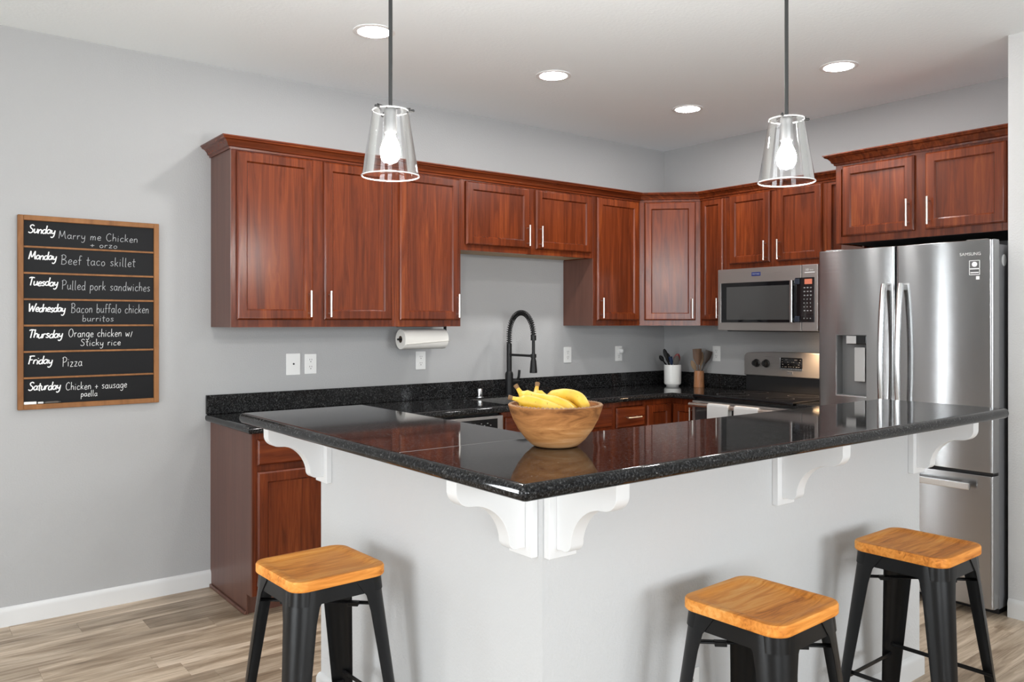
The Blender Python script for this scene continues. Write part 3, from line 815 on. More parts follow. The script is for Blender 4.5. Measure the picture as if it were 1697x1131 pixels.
def text_mesh(name, s, size, m, parent, loc, rot=(PI / 2, 0, 0), depth=.0004):
    cu = bpy.data.curves.new(name, 'FONT'); cu.body = s; cu.size = size; cu.extrude = depth; cu.align_x = 'CENTER'
    tmp = bpy.data.objects.new(name + '_tmp', cu); COL.objects.link(tmp)
    dg = bpy.context.evaluated_depsgraph_get()
    me = bpy.data.meshes.new_from_object(tmp.evaluated_get(dg))
    bpy.data.objects.remove(tmp); me.materials.clear(); me.materials.append(MATS[m])
    o = bpy.data.objects.new(name, me); o.location = loc; o.rotation_euler = rot
    return link(o, parent)
text_mesh('lettering', 'SAMSUNG', .021, 'print_light', dr, (.80, -FD + .0008, 1.722), (PI / 2, 0, .0123))

# ------------------------------------------------------------------ microwave (wall B frame)
MY0, MW_, MD = -.838, .757, .398
MZ0, MZ1 = 1.345, 1.762
t = thing('microwave', 'stainless over-the-range microwave below the cherry cabinet', 'microwave', (0, MY0, 0), RA)
obj('body', B().box(0, MW_, -MD + .035, -.003, MZ0 + .012, MZ1 - .002, .003), 'steel_dark', t)
obj('vent_base', B().box(.04, MW_ - .02, -MD + .05, -.01, MZ0 - .006, MZ0 + .014, .004), 'black_plastic', t)
XD = .645
dm = obj('door', B().box(0, XD - .0015, -MD, -MD + .034, MZ0, MZ1, .004), 'steel_warm', t)
cpn = obj('control_panel', B().box(XD + .0015, MW_, -MD, -MD + .034, MZ0, MZ1, .004), 'steel_warm', t)
obj('door_glass', B().box(.030, .600, -MD - .003, -MD + .001, 1.400, 1.668, .002), 'black_glass', dm)
obj('viewing_window', B().box(.075, .560, -MD - .0036, -MD - .003, 1.418, 1.640), 'mw_window', dm, angle=0)
obj('handle', B().box(.578, .596, -MD - .030, -MD - .018, 1.398, 1.668, .005).box(.58, .594, -MD - .02, -MD, 1.402, 1.43).box(.58, .594, -MD - .02, -MD, 1.636, 1.664), 'steel_smooth', dm)
obj('door_edge_trim', B().box(.024, .031, -MD - .004, -MD, 1.398, 1.670), 'chrome', dm, angle=0)
obj('keypad', B().box(.600, .735, -MD - .003, -MD + .001, 1.402, 1.682, .003), 'black_glass', cpn)
for q_ in (1.640, 1.404): obj('handle_mount', B().box(.602, .636, -MD - .012, -MD - .003, q_, q_ + .036, .003), 'mount_dark', cpn)
obj('display', B().box(.668, .720, -MD - .0038, -MD - .003, 1.640, 1.672), 'display_red', cpn, angle=0)
kb = B()
for r in range(9):
    if r == 7: continue
    for c in range(3):
        kz = 1.618 - r * .024; kx = .662 + c * .022
        ww = .011 if r in (0, 1, 2, 6) else .005
        kb.box(kx, kx + ww, -MD - .0036, -MD - .003, kz - .003, kz + .003)
obj('key_marks', kb, 'print_dim', cpn, angle=0)['kind'] = 'stuff'
bd = obj('brand_badge', B().box(.275, .345, -MD - .002, -MD, 1.708, 1.733, .0008), 'badge_blue', dm)
text_mesh('lettering', 'MAYTAG', .014, 'print_dim', bd, (.31, -MD - .0022, 1.7155))
bd = obj('warranty_badge', B().box(.668, .736, -MD - .0015, -MD, 1.710, 1.716), 'print_light', cpn, angle=0)
text_mesh('lettering', '10', .023, 'print_light', bd, (.683, -MD - .001, 1.722))
text_mesh('lettering', 'YEAR', .011, 'print_light', bd, (.714, -MD - .001, 1.724))
obj('hood_lamp', B().box(.60, .68, -.20, -.13, MZ0 - .0075, MZ0 - .006), 'hood_lens', t, angle=0)
hl = bpy.data.lights.new('hood_light', 'SPOT'); ho = bpy.data.objects.new('hood_light', hl)
hl.energy = HOOD_W * 14; hl.color = (1., .66, .38); hl.spot_size = 2.4; hl.spot_blend = .8; hl.shadow_soft_size = .03
link(ho, t); ho.location = (.64, -.165, MZ0 - .02); ho.rotation_euler = (-.25, 0, 0)

# ------------------------------------------------------------------ range (wall B frame)
t = thing('range', 'stainless electric range with black glass cooktop and raised control panel', 'stove', (0, MY0 - .001, 0), RA)
RW = .758; RD = .655
obj('body', B().box(.001, RW, -RD + .03, -.022, .06, .900), 'black_plastic', t, angle=0)
obj('toe_base', B().box(.03, RW - .03, -RD + .08, -.05, 0, .06), 'black_plastic', t, angle=0)
ck = obj('cooktop', B().box(0, RW + .0, -RD - .012, -.085, .900, .922, .006), 'black_glass', t)
for cx, cy, r in ((.20, -.50, .105), (.56, -.50, .085), (.20, -.24, .08), (.56, -.24, .10)):
    obj('burner_ring', B().lathe([(r, 0), (r, .0003), (r - .0025, .0003), (r - .0025, 0)], 40, Matrix.Translation((cx, cy, .9221)), cap0=False, cap1=False), 'ring_print', ck, angle=0)
obj('riser_panel', B().box(.004, RW - .004, -.088, -.022, .920, 1.035, .004), 'black_plastic', t)
# back guard with an arched top, leaning back a little
pts = []
n = 44
for k in range(n + 1):
    u = .5 - .5 * math.cos(PI * k / n); x = .0 + RW * u
    e = 1.0
    d0 = min(u, 1 - u) * RW
    if d0 < .035: e = math.sqrt(max(0., 1 - ((.035 - d0) / .035) ** 2))
    pts.append((x, 1.150 + .035 * e + .012 * math.sin(PI * u)))
poly = [(RW, 1.028), (0, 1.028)] + [(x, z) for x, z in pts]
Mb = Matrix(((1, 0, 0, 0), (0, 0, -1, 0), (0, 1, 0, 0), (0, 0, 0, 1)))
bg_ = obj('backguard', B().prism(poly, .022, .105, Mb, bev=.006), 'steel_warm', t, angle=40)
yk = -.105
for kx in (.105, .185, .655, .705):
    bb = B().lathe([(.028, 0), (.028, .006), (.022, .010), (.020, .030), (.017, .034)], 24, Matrix.Translation((kx, yk, 1.115)) @ Matrix.Rotation(PI / 2, 4, 'X'))
    bb.box(kx - .004, kx + .004, yk - .040, yk - .030, 1.097, 1.133)
    obj('knob', bb, 'black_plastic', bg_)
dp = obj('control_display', B().box(.300, .465, yk - .004, yk + .002, 1.088, 1.160, .006), 'black_glass', bg_)
obj('display_trim', B().box(.294, .300, yk - .003, yk, 1.086, 1.160).box(.294, .465, yk - .003, yk, 1.081, 1.087), 'chrome', bg_, angle=0)
kb = B(); rr = random.Random(5)
for q in range(26):
    kx = .310 + rr.random() * .14; kz = 1.098 + int(rr.random() * 4) * .016
    kb.box(kx, kx + .007, yk - .0048, yk - .004, kz - .001, kz + .002)
obj('panel_marks', kb, 'print_dim', dp, angle=0)['kind'] = 'stuff'
bd = obj('brand_badge', B().box(.352, .392, yk - .002, yk, 1.048, 1.070, .001), 'silver_badge', bg_)
text_mesh('lettering', 'MAYTAG', .009, 'black_plastic', bd, (.372, yk - .0022, 1.056))
od = obj('oven_door', B().box(.004, RW - .004, -RD - .022, -RD + .028, .20, .880, .006), 'steel_warm', t)
obj('oven_window', B().box(.03, RW - .03, -RD - .024, -RD - .021, .26, .84, .002), 'oven_glass', od)
obj('lower_drawer', B().box(.004, RW - .004, -RD - .018, -RD + .028, .07, .192, .006), 'steel_warm', t)
HZR = .858
bb = B().cyl((.022, -RD - .070, HZR), (RW - .022, -RD - .070, HZR), .0135, seg=20)
for kx in (.035, RW - .035): bb.box(kx - .013, kx + .013, -RD - .070, -RD - .018, HZR - .011, HZR + .011, .003)
obj('handle', bb, 'nickel', od, label='pale metal oven door handle')
# dish towels over the handle
def towel(y0, y1, drop_f, drop_b, label):
    t_ = bmesh.new(); R_ = .0185; cx, cz = -RD - .070, HZR
    prof = [(cx - R_ - .003, cz - drop_f), (cx - R_ - .001, cz - drop_f * .5)]
    prof += [(cx + R_ * math.cos(a), cz + R_ * math.sin(a)) for a in [PI - PI * k / 10 for k in range(11)]]
    prof += [(cx + R_, cz - drop_b * .5), (cx + R_ - .002, cz - drop_b)]
    nn = 46; rows = []
    for i in range(nn + 1):
        u = i / nn; yy = y0 + (y1 - y0) * u
        rows.append([t_.verts.new((x + .0014 * (i % 2) * (-1 if k < 8 else 1), yy, z + .0014 * (i % 2) * (1 if 2 < k < 12 else 0))) for k, (x, z) in enumerate(prof)])
    for a, c in zip(rows, rows[1:]):
        for k in range(len(prof) - 1): t_.faces.new((a[k], a[k + 1], c[k + 1], c[k]))
    bmesh.ops.solidify(t_, geom=t_.faces[:], thickness=-.004)
    bmesh.ops.recalc_face_normals(t_, faces=t_.faces[:])
    # coordinates above use (x, y) of wall B frame swapped: convert frame (depth, along) -> world
    for v in t_.verts: v.co = Vector((v.co.x, v.co.y, v.co.z))
    bb = B(); bb.add(t_)
    o = obj('dish_towel', bb, 'towel_white', angle=60)
    return tag(o, label, 'towel', 'white dish towels on the oven handle')
towel(-1.020, -1.185, .16, .12, 'white ribbed dish towel nearest the cabinet on the oven handle')
towel(-1.228, -1.405, .16, .12, 'white ribbed dish towel nearest the refrigerator on the oven handle')

# ------------------------------------------------------------------ outlets and switch plates
def plate(x, y, z, rz, label, kind='outlet', w_=.073, h_=.114, name='outlet'):
    t = thing(name, label, 'outlet', (x, y, z), rz, 'white wall plates')
    obj('cover_plate', B().box(-w_ / 2, w_ / 2, -.006, -.0004, -h_ / 2, h_ / 2, .003), 'white_plastic', t)
    if kind == 'outlet':
        for s in (-1, 1):
            r = obj('receptacle', B().lathe([(.0165, 0), (.0165, .0015)], 24, Matrix.Translation((0, -.0058, s * .020)) @ Matrix.Rotation(PI / 2, 4, 'X')), 'white_plastic', t)
            sl = B().box(-.0075, -.0050, -.0077, -.0072, s * .020 + .001, s * .020 + .009).box(.0050, .0075, -.0077, -.0072, s * .020 + .001, s * .020 + .009)
            sl.lathe([(.003, 0), (.003, .0005)], 12, Matrix.Translation((0, -.0072, s * .020 - .007)) @ Matrix.Rotation(PI / 2, 4, 'X'))
            obj('slots', sl, 'slot_dark', r, angle=0)
    else:
        obj('jack', B().lathe([(.0055, 0), (.0055, .0012)], 14, Matrix.Translation((0.002, -.0058, .002)) @ Matrix.Rotation(PI / 2, 4, 'X')), 'black_plastic', t)
    return t
plate(-3.118, 0, 1.164, 0, 'wide white wall plate with one black hole beside an outlet', 'jack', .084, .122, 'cable_plate')
plate(-3.014, 0, 1.163, 0, 'white double outlet next to the single-hole plate')
plate(-2.278, 0, 1.161, 0, 'white double outlet below the paper towel roll')
plate(-1.041, 0, 1.165, 0, 'white double outlet on the wall just past the faucet')
plate(-.520, 0, 1.162, 0, 'white double outlet holding a plug-in night light')
plate(0, -.518, 1.165, RA, 'white double outlet beside the wooden utensils')
plate(-3.086, KY, .33, 0, 'white double outlet low on the half wall behind the middle stool')
t = thing('night_light', 'small round white plug-in night light on an outlet', 'night light', (-.510, -.0082, 1.184))
obj('housing', B().lathe([(.020, 0), (.022, .012), (.020, .022), (.012, .030), (.002, .033)], 24, Matrix.Rotation(PI / 2, 4, 'X')), 'white_plastic', t)
obj('plug_base', B().box(-.018, .018, -.012, 0, -.022, .018, .003), 'white_plastic', t)

# ------------------------------------------------------------------ paper towels under the cabinet
PX0, PX1, PY_, PZ = -2.520, -2.215, -.170, 1.300
t = thing('paper_towel_holder', 'black under-cabinet paper towel holder', 'towel holder', (PX0, PY_, ZU))
obj('bracket', B().box(PX1 - PX0 + .008, PX1 - PX0 + .014, -.012, .012, PZ - ZU - .01, -.001).box(-.02, PX1 - PX0 + .014, -.012, .012, -.004, -.0005), 'black_plastic', t, angle=0)
obj('rod', B().cyl((-.02, 0, PZ - ZU), (PX1 - PX0 + .012, 0, PZ - ZU), .006, seg=12), 'black_plastic', t)
t = thing('paper_towel_roll', 'white paper towel roll hanging under the wall cabinet', 'paper towel', (PX0, PY_, PZ))
MX = Matrix.Rotation(PI / 2, 4, 'Y')
obj('roll', B().lathe([(.021, 0), (.058, 0), (.060, .002), (.060, PX1 - PX0 - .002), (.058, PX1 - PX0), (.021, PX1 - PX0)], 40, MX, False, False), 'paper', t, angle=40)
obj('core', B().lathe([(.0195, .001), (.021, .001), (.021, PX1 - PX0 - .001), (.0195, PX1 - PX0 - .001), (.0195, .001)], 32, MX, False, False), 'cardboard', t)
obj('loose_sheet', B().tube([(.01, -.054, -.030), (PX1 - PX0 + .01, -.056, -.012)], .003, 6, flat=(3., .5)), 'paper', t)

# ------------------------------------------------------------------ chalkboard menu
CX0, CX1, CZ0, CZ1 = -4.460, -3.841, .994, 1.903
t = thing('menu_board', 'wood framed chalkboard weekly menu hung on the grey wall', 'chalkboard', (CX0, -.001, CZ0))
CW, CHH = CX1 - CX0, CZ1 - CZ0
FWD = .024
fr = B().box(0, FWD, -.022, 0, 0, CHH, .002, 1).box(CW - FWD, CW, -.022, 0, 0, CHH, .002, 1)
obj('frame_side', B().box(0, FWD, -.022, 0, 0, CHH, .002, 1), 'frame_wood', t, angle=0)
obj('frame_side', B().box(CW - FWD, CW, -.022, 0, 0, CHH, .002, 1), 'frame_wood', t, angle=0)
fr.bm.free()
obj('frame_rail', B().box(FWD, CW - FWD, -.022, 0, CHH - FWD, CHH, .002, 1), 'frame_wood', t, angle=0)
obj('frame_rail', B().box(FWD, CW - FWD, -.022, 0, 0, FWD, .002, 1), 'frame_wood', t, angle=0)
IW, IH = CW - 2 * FWD, CHH - 2 * FWD
RH = IH / 7
panels = []
for k in range(7):
    zt = CHH - FWD - k * RH; zb = zt - RH
    pn = obj('slate_panel', B().box(FWD, CW - FWD, -.010, -.002, zb, zt), 'slate', t, angle=0); panels.append((pn, zt))
    if k: obj('slat', B().box(FWD, CW - FWD, -.016, -.010, zt - .0045, zt + .0045, .001, 1), 'frame_wood', t, angle=0)
# a small single-stroke hand: units are x-height .5, capitals 1, descenders -.4
bowl_ = [(.38, .40), (.22, .5), (.06, .34), (.07, .1), (.2, .0), (.34, .1), (.39, .3)]
G = {
 'a': (.48, [bowl_, [(.40, .5), (.39, .14), (.48, .0)]]),
 'b': (.44, [[(.06, 1), (.06, 0)], [(.06, .3), (.22, .5), (.38, .35), (.36, .1), (.2, 0), (.06, .08)]]),
 'c': (.42, [[(.38, .42), (.22, .5), (.06, .32), (.09, .08), (.22, 0), (.4, .08)]]),
 'd': (.48, [bowl_, [(.40, 1), (.39, .14), (.46, 0)]]),
 'e': (.42, [[(.06, .24), (.36, .29), (.33, .46), (.2, .5), (.06, .3), (.1, .06), (.24, 0), (.4, .08)]]),
 'f': (.34, [[(.36, .92), (.24, 1), (.15, .85), (.14, 0)], [(.01, .5), (.32, .52)]]),
 'g': (.46, [bowl_, [(.40, .5), (.39, -.2), (.22, -.4), (.05, -.28)]]),
 'h': (.44, [[(.06, 1), (.06, 0)], [(.06, .28), (.2, .5), (.35, .4), (.37, 0)]]),
 'i': (.2, [[(.08, .5), (.09, 0)], [(.09, .70), (.10, .75)]]),
 'k': (.42, [[(.06, 1), (.06, 0)], [(.35, .5), (.08, .22)], [(.14, .27), (.38, 0)]]),
 'l': (.22, [[(.08, 1), (.08, .08), (.17, 0)]]),
 'm': (.62, [[(.05, .5), (.05, 0)], [(.05, .3), (.17, .5), (.27, .4), (.28, 0)], [(.28, .3), (.4, .5), (.51, .4), (.52, 0)]]),
 'n': (.44, [[(.05, .5), (.05, 0)], [(.05, .3), (.2, .5), (.34, .4), (.36, 0)]]),
 'o': (.44, [[(.24, .5), (.07, .36), (.08, .1), (.22, 0), (.37, .14), (.36, .38), (.22, .5)]]),
 'p': (.44, [[(.06, .5), (.05, -.4)], [(.06, .3), (.22, .5), (.38, .35), (.36, .1), (.2, 0), (.06, .1)]]),
 'r': (.34, [[(.06, .5), (.06, 0)], [(.06, .28), (.16, .47), (.32, .46)]]),
 's': (.38, [[(.34, .44), (.2, .5), (.08, .4), (.2, .26), (.33, .13), (.2, 0), (.04, .06)]]),
 't': (.34, [[(.16, .88), (.16, .08), (.28, 0)], [(.0, .56), (.33, .58)]]),
 'u': (.46, [[(.06, .5), (.07, .12), (.19, 0), (.36, .16)], [(.38, .5), (.38, .1), (.47, 0)]]),
 'w': (.58, [[(.04, .5), (.13, 0), (.27, .38), (.4, 0), (.53, .52)]]),
 'y': (.44, [[(.06, .5), (.08, .2), (.2, .1), (.36, .25)], [(.38, .5), (.36, -.18), (.2, -.4), (.05, -.3)]]),
 'z': (.42, [[(.05, .5), (.36, .5)], [(.36, .5), (.06, 0)], [(.06, 0), (.4, .02)]]),
 '+': (.44, [[(.22, .55), (.22, .05)], [(.02, .3), (.42, .32)]]),
 '/': (.3, [[(.26, .6), (.06, -.1)]]),
 ' ': (.34, []),
 'B': (.6, [[(.1, 1), (.08, 0)], [(.0, .92), (.25, 1.04), (.46, .85), (.36, .6), (.12, .52), (.42, .45), (.52, .2), (.32, 0), (.02, .02)]]),
 'C': (.6, [[(.52, .85), (.34, 1), (.1, .75), (.06, .35), (.2, .05), (.38, 0), (.56, .14)]]),
 'F': (.5, [[(.12, 1), (.1, 0)], [(.02, .96), (.3, 1.0), (.52, .98)], [(.1, .52), (.38, .55)]]),
 'M': (.8, [[(.08, 0), (.14, 1)], [(.14, 1), (.36, .25), (.6, 1)], [(.6, 1), (.68, .2), (.78, 0)]]),
 'O': (.66, [[(.34, 1), (.12, .8), (.07, .35), (.24, .02), (.46, .08), (.6, .5), (.5, .9), (.3, 1.0)]]),
 'P': (.54, [[(.1, .98), (.1, 0)], [(.0, .9), (.26, 1.04), (.5, .85), (.4, .55), (.12, .46)]]),
 'S': (.56, [[(.5, .86), (.32, 1), (.12, .86), (.2, .62), (.42, .42), (.44, .14), (.22, 0), (.03, .12)]]),
 'T': (.54, [[(.28, .96), (.26, 0)], [(.0, .9), (.2, 1.0), (.54, .95)]]),
 'W': (.84, [[(.04, 1), (.2, 0)], [(.2, 0), (.42, .72)], [(.42, .72), (.58, 0)], [(.58, 0), (.8, 1.02)]]),
}
def smooth(pts, n=4):
    if len(pts) < 3: return pts
    out = []
    P_ = [pts[0]] + list(pts) + [pts[-1]]
    for i in range(1, len(P_) - 2):
        p0, p1, p2, p3 = P_[i - 1:i + 3]
        for k in range(n):
            u = k / n
            out.append(tuple(.5 * (2 * p1[d] + (p2[d] - p0[d]) * u + (2 * p0[d] - 5 * p1[d] + 4 * p2[d] - p3[d]) * u * u + (3 * p1[d] - p0[d] - 3 * p2[d] + p3[d]) * u ** 3) for d in (0, 1)))
    out.append(pts[-1]); return out
def write(name, s, u0, u1, zb, h, rad, m, panel, slant=0., track=.06, bounce=0.):
    """Handwriting from u0 to u1 (fractions of the slate width), baseline zb, capital height h; one object per word."""
    tot = sum(G[c][0] + track for c in s); sx = (u1 - u0) * IW / tot
    x = 0.; bb = B(); n_ = 0
    for i, c in enumerate(s):
        wd, st = G[c]; oy = bounce * (math.sin(i * 2.1) * .5)
        if c == ' ' and n_:
            obj(name, bb, m, panel, angle=0); bb = B(); n_ = 0
        for q in st:
            t_ = B().tube([(FWD + u0 * IW + (x + px + slant * py) * sx, 0, zb + (py + oy) * h) for px, py in smooth(q)], rad, 5)
            n_ += 1
            for v in t_.bm.verts: v.co.y = -.0102 - .00004 * (n_ % 9) + v.co.y * .15
            t2 = t_.bm; bb.add(t2)
        x += wd + track
    if n_: obj(name, bb, m, panel, angle=0)
rows = [
 ('Sunday', .032, .225, [('Marry me Chicken', .25, .875, .62, .30, 'chalk_faint'), ('+ orzo', .49, .71, .90, .22, 'chalk_faint')]),
 ('Monday', .032, .235, [('Beef taco skillet', .27, .855, .62, .36, 'chalk_faint')]),
 ('Tuesday', .032, .245, [('Pulled pork sandwiches', .275, .975, .60, .36, 'chalk_faint')]),
 ('Wednesday', .030, .300, [('Bacon buffalo chicken', .345, .965, .50, .36, 'chalk_faint'), ('burritos', .43, .68, .84, .26, 'chalk_faint')]),
 ('Thursday', .032, .280, [('Orange chicken w/', .325, .83, .45, .32, 'chalk'), ('Sticky rice', .415, .735, .80, .26, 'chalk')]),
 ('Friday', .030, .205, [('Pizza', .28, .435, .60, .36, 'chalk')]),
 ('Saturday', .032, .265, [('Chicken + sausage', .305, .785, .52, .30, 'chalk'), ('paella', .42, .55, .80, .24, 'chalk')]),
]
for (pn, zt), (day, d0, d1, items) in zip(panels, rows):
    write('day_lettering', day, d0, d1, zt - RH * .47, RH * .31, .0026, 'paint_white', pn, slant=.18, track=-.02, bounce=.08)
    for s, u0, u1, vb, hh, m in items:
        write('chalk_lettering', s, u0, u1, zt - RH * vb, RH * hh, .0012, m, pn, slant=.05, track=.08, bounce=.05)
# eraser and marker resting on the lower rail
er = obj('eraser', B().box(0, .052, -.010, 0, 0, .013, .003), 'white_plastic', loc=(CX0 + FWD + .001, -.012, CZ0 + FWD + .0002))
tag(er, 'small white eraser on the bottom ledge of the chalkboard', 'eraser')
mk = thing('chalk_marker', 'black chalk marker lying on the bottom ledge of the chalkboard', 'marker', (CX0 + FWD + .058, -.0175, CZ0 + FWD + .0057))
obj('barrel', B().cyl((.02, 0, 0), (.095, 0, 0), .0052, seg=12), 'black_plastic', mk)
obj('cap', B().cyl((0, 0, 0), (.022, 0, 0), .0047, .0054, seg=12), 'print_light', mk)
obj('print_band', B().cyl((.03, 0, 0), (.085, 0, 0), .00535, seg=12), 'utensil_grey', mk)

# ------------------------------------------------------------------ wooden bowl with bananas
BWX, BWY = -3.583, -2.803
bo = thing('fruit_bowl', 'carved mango wood bowl holding bananas on the breakfast bar', 'bowl', (BWX, BWY, ZBAR))
prof = [(.050, 0), (.060, .004), (.078, .020), (.096, .044), (.110, .070), (.119, .094), (.1225, .107)]
obj('bowl_outer', B().lathe(prof + [(.114, .108), (.109, .094), (.100, .070), (.086, .044), (.060, .020), (.03, .014)], 64), 'mango', bo, angle=50)
rb = B()
for k in range(64):
    a = 2 * PI * k / 64
    rb.sphere((.1168 * math.cos(a), .1168 * math.sin(a), .1068), .0046, (1., 1., .8), 8, 6)
obj('carved_rim', rb, 'mango_in', bo, angle=60)['kind'] = 'stuff'
def banana(ctrl, label, r0=.017, stem=True, tipdown=True):
    """ctrl: control points in bowl-local metres, from the stem end to the tip."""
    P_ = [Vector(c) for c in ctrl]
    pts = []
    Q = [P_[0]] + P_ + [P_[-1]]
    for i in range(1, len(Q) - 2):
        p0, p1, p2, p3 = Q[i - 1:i + 3]
        for k in range(6):
            u = k / 6
            pts.append(.5 * (2 * p1 + (p2 - p0) * u + (2 * p0 - 5 * p1 + 4 * p2 - p3) * u * u + (3 * p1 - p0 - 3 * p2 + p3) * u ** 3))
    pts.append(P_[-1]); n_ = len(pts)
    org = Vector((BWX, BWY, ZBAR)) + pts[n_ // 2]
    loc_ = [p - pts[n_ // 2] for p in pts]
    t = thing('banana', label, 'banana', org, 0, 'ripe bananas in the wooden bowl')
    def rr(u):
        if u < .14: return .0048 + .0014 * (u / .14)
        if u < .30: v = (u - .14) / .16; return .0062 + (r0 - .0062) * (3 * v * v - 2 * v ** 3)
        if u < .78: return r0
        v = (u - .78) / .22; return r0 + (.0055 - r0) * v * v
    rad = [rr(k / (n_ - 1)) for k in range(n_)]
    k0 = max(2, int(.03 * n_))
    obj('peel', B().tube(loc_, rad, 7), 'banana', t, angle=75)
    obj('stem_end', B().tube([loc_[0] + (loc_[0] - loc_[1]).normalized() * .010, loc_[0] + (loc_[1] - loc_[0]) * .6], [.0066, .0056], 7), 'banana_tip', t)
    obj('blossom_tip', B().sphere(loc_[-1], .0052, u=8, v=6), 'banana_tip', t)
    return t
# view axes in the bowl frame: e1 = image right, e2 = away from the camera
ya = math.radians(YAW)
e1 = Vector((math.cos(ya), -math.sin(ya), 0)); e2 = Vector((math.sin(ya), math.cos(ya), 0))
def bp(r, f_, z): v = e1 * r + e2 * f_; return (v.x, v.y, z)
banana([bp(-.112, -.010, .124), bp(-.086, -.014, .118), bp(-.050, -.030, .112), bp(-.005, -.050, .098), bp(.040, -.066, .078)], 'banana at the front of the bunch with its stem sticking out of the bowl', .0165)
banana([bp(-.098, .012, .148), bp(-.083, .006, .130), bp(-.050, -.002, .119), bp(.000, -.018, .112), bp(.052, -.040, .088)], 'speckled banana lying across the top of the bunch', .0175)
banana([bp(-.046, .046, .150), bp(-.046, .036, .132), bp(-.020, .026, .112), bp(.024, .014, .103), bp(.070, -.004, .076)], 'banana in the middle of the bunch with its stem pointing straight up', .0165)
banana([bp(-.036, .060, .118), bp(-.010, .056, .120), bp(.028, .040, .126), bp(.062, .016, .118), bp(.082, -.020, .088)], 'bright yellow curved banana at the back of the bowl', .0180)
banana([bp(-.092, .0, .110), bp(-.078, -.018, .096), bp(-.05, -.050, .086), bp(-.010, -.070, .078), bp(.03, -.075, .072)], 'banana lowest in the bowl tucked under the bunch', .0150)

# ------------------------------------------------------------------ crocks and utensils
c1 = thing('utensil_crock', 'white ceramic utensil crock in the counter corner', 'crock', (-.190, -.252, ZC))
obj('pot', B().lathe([(.046, 0), (.050, .006), (.050, .010), (.060, .014), (.0645, .024), (.0655, .160), (.0645, .163), (.060, .163), (.059, .03), (.01, .02)], 48), 'ceramic', c1, angle=40)
c2 = thing('utensil_holder', 'narrow turned wood holder for wooden utensils on the counter', 'holder', (-.125, -.452, ZC))
obj('cup', B().lathe([(.037, 0), (.039, .003), (.036, .124), (.031, .124), (.030, .03), (.004, .02)], 36), 'holder_wood', c2, angle=40)
def utensil(name, base, top, head, m, label, cat, hw=.02, hl=.06, ht=.004, m2=None, hm=None, group=None, shape='oval'):
    """A handle from base (inside the pot) up to the neck and a flattened head towards top."""
    b0, t0 = Vector(base), Vector(top); d = (t0 - b0); L0 = d.length; dn = d.normalized()
    t = thing(name, label, cat, b0, 0, group)
    lo = lambda u: dn * (L0 * u)
    neck = 1 - hl / L0
    obj('handle', B().tube([lo(0), lo(neck * .5), lo(neck + .02)], [.006, .0055, .005], 8), m2 or m, t)
    n_ = 12; pts = []; rad = []; fl_ = []
    side = dn.cross(e2).normalized()
    for k in range(n_ + 1):
        u = k / n_
        pts.append(lo(neck + (1 - neck) * u))
        if shape == 'oval': wv = math.sin(PI * min(1., .10 + .86 * u)) ** .6
        elif shape == 'flat': wv = min(1., .3 + 1.6 * u)
        else: wv = 1.
        wv = max(.12, wv)
        rad.append(1.); fl_.append((hw * wv, ht))
    b = B()
    # build the head as an elliptical sweep whose wide axis is the image-right direction
    tb = bmesh.new(); rings = []
    nrm = side.cross(dn).normalized()
    for p, (a, c) in zip(pts, fl_):
        rings.append([tb.verts.new(p + side * (a * math.cos(2 * PI * q / 12)) + nrm * (c * math.sin(2 * PI * q / 12))) for q in range(12)])
    for x, y in zip(rings, rings[1:]):
        for q in range(12): tb.faces.new((x[q], x[(q + 1) % 12], y[(q + 1) % 12], y[q]))
    tb.faces.new(rings[0][::-1]); tb.faces.new(rings[-1])
    bmesh.ops.recalc_face_normals(tb, faces=tb.faces[:])
    b.add(tb); obj('head', b, m, t, angle=50)
    return t
def cp_(c, r, f_, z): v = Vector((c[0], c[1], ZC)) + e1 * r + e2 * f_; return (v.x, v.y, ZC + z)
C1, C2 = (-.190, -.252), (-.125, -.452)
GU = 'utensils standing in the crocks'
utensil('serving_spoon', cp_(C1, .01, -.01, .03), cp_(C1, -.062, .020, .282), 0, 'utensil_black', 'black nylon spoon, the tallest in the white crock', 'spoon', .017, .075, .005, group=GU)
utensil('ladle', cp_(C1, .042, -.012, .03), cp_(C1, -.102, -.016, .232), 0, 'utensil_black', 'black ladle leaning far out over the edge of the white crock', 'ladle', .016, .048, .010, group=GU)
utensil('slotted_spoon', cp_(C1, .0, .02, .03), cp_(C1, -.035, .036, .250), 0, 'utensil_black', 'black spoon behind the tallest one in the white crock', 'spoon', .020, .070, .005, group=GU)
utensil('scraper', cp_(C1, .02, .0, .03), cp_(C1, -.018, .0, .224), 0, 'utensil_blue', 'dark blue silicone scraper in the white crock', 'spatula', .0135, .070, .005, group=GU, shape='flat')
utensil('silicone_spatula', cp_(C1, -.01, .02, .03), cp_(C1, .046, .022, .246), 0, 'utensil_red', 'dark red silicone spatula at the side of the white crock', 'spatula', .026, .080, .005, group=GU)
utensil('grey_spatula', cp_(C1, -.01, -.02, .03), cp_(C1, .034, -.010, .232), 0, 'utensil_grey', 'grey silicone spatula in front of the red one', 'spatula', .024, .075, .005, group=GU)
utensil('wooden_turner', cp_(C2, .0, -.008, .03), cp_(C2, -.014, .006, .288), 0, 'acacia', 'broad wooden turner, the tallest in the wooden holder', 'spatula', .034, .120, .005, group=GU, shape='flat')
utensil('wooden_spoon', cp_(C2, .018, -.012, .03), cp_(C2, -.060, -.014, .200), 0, 'pale_spoon', 'pale wooden spoon leaning towards the white crock', 'spoon', .018, .075, .007, group=GU)
utensil('wooden_spoon', cp_(C2, .0, .012, .03), cp_(C2, .030, .026, .262), 0, 'pale_spoon', 'pale wooden spoon upright behind the broad turner', 'spoon', .017, .100, .006, group=GU)
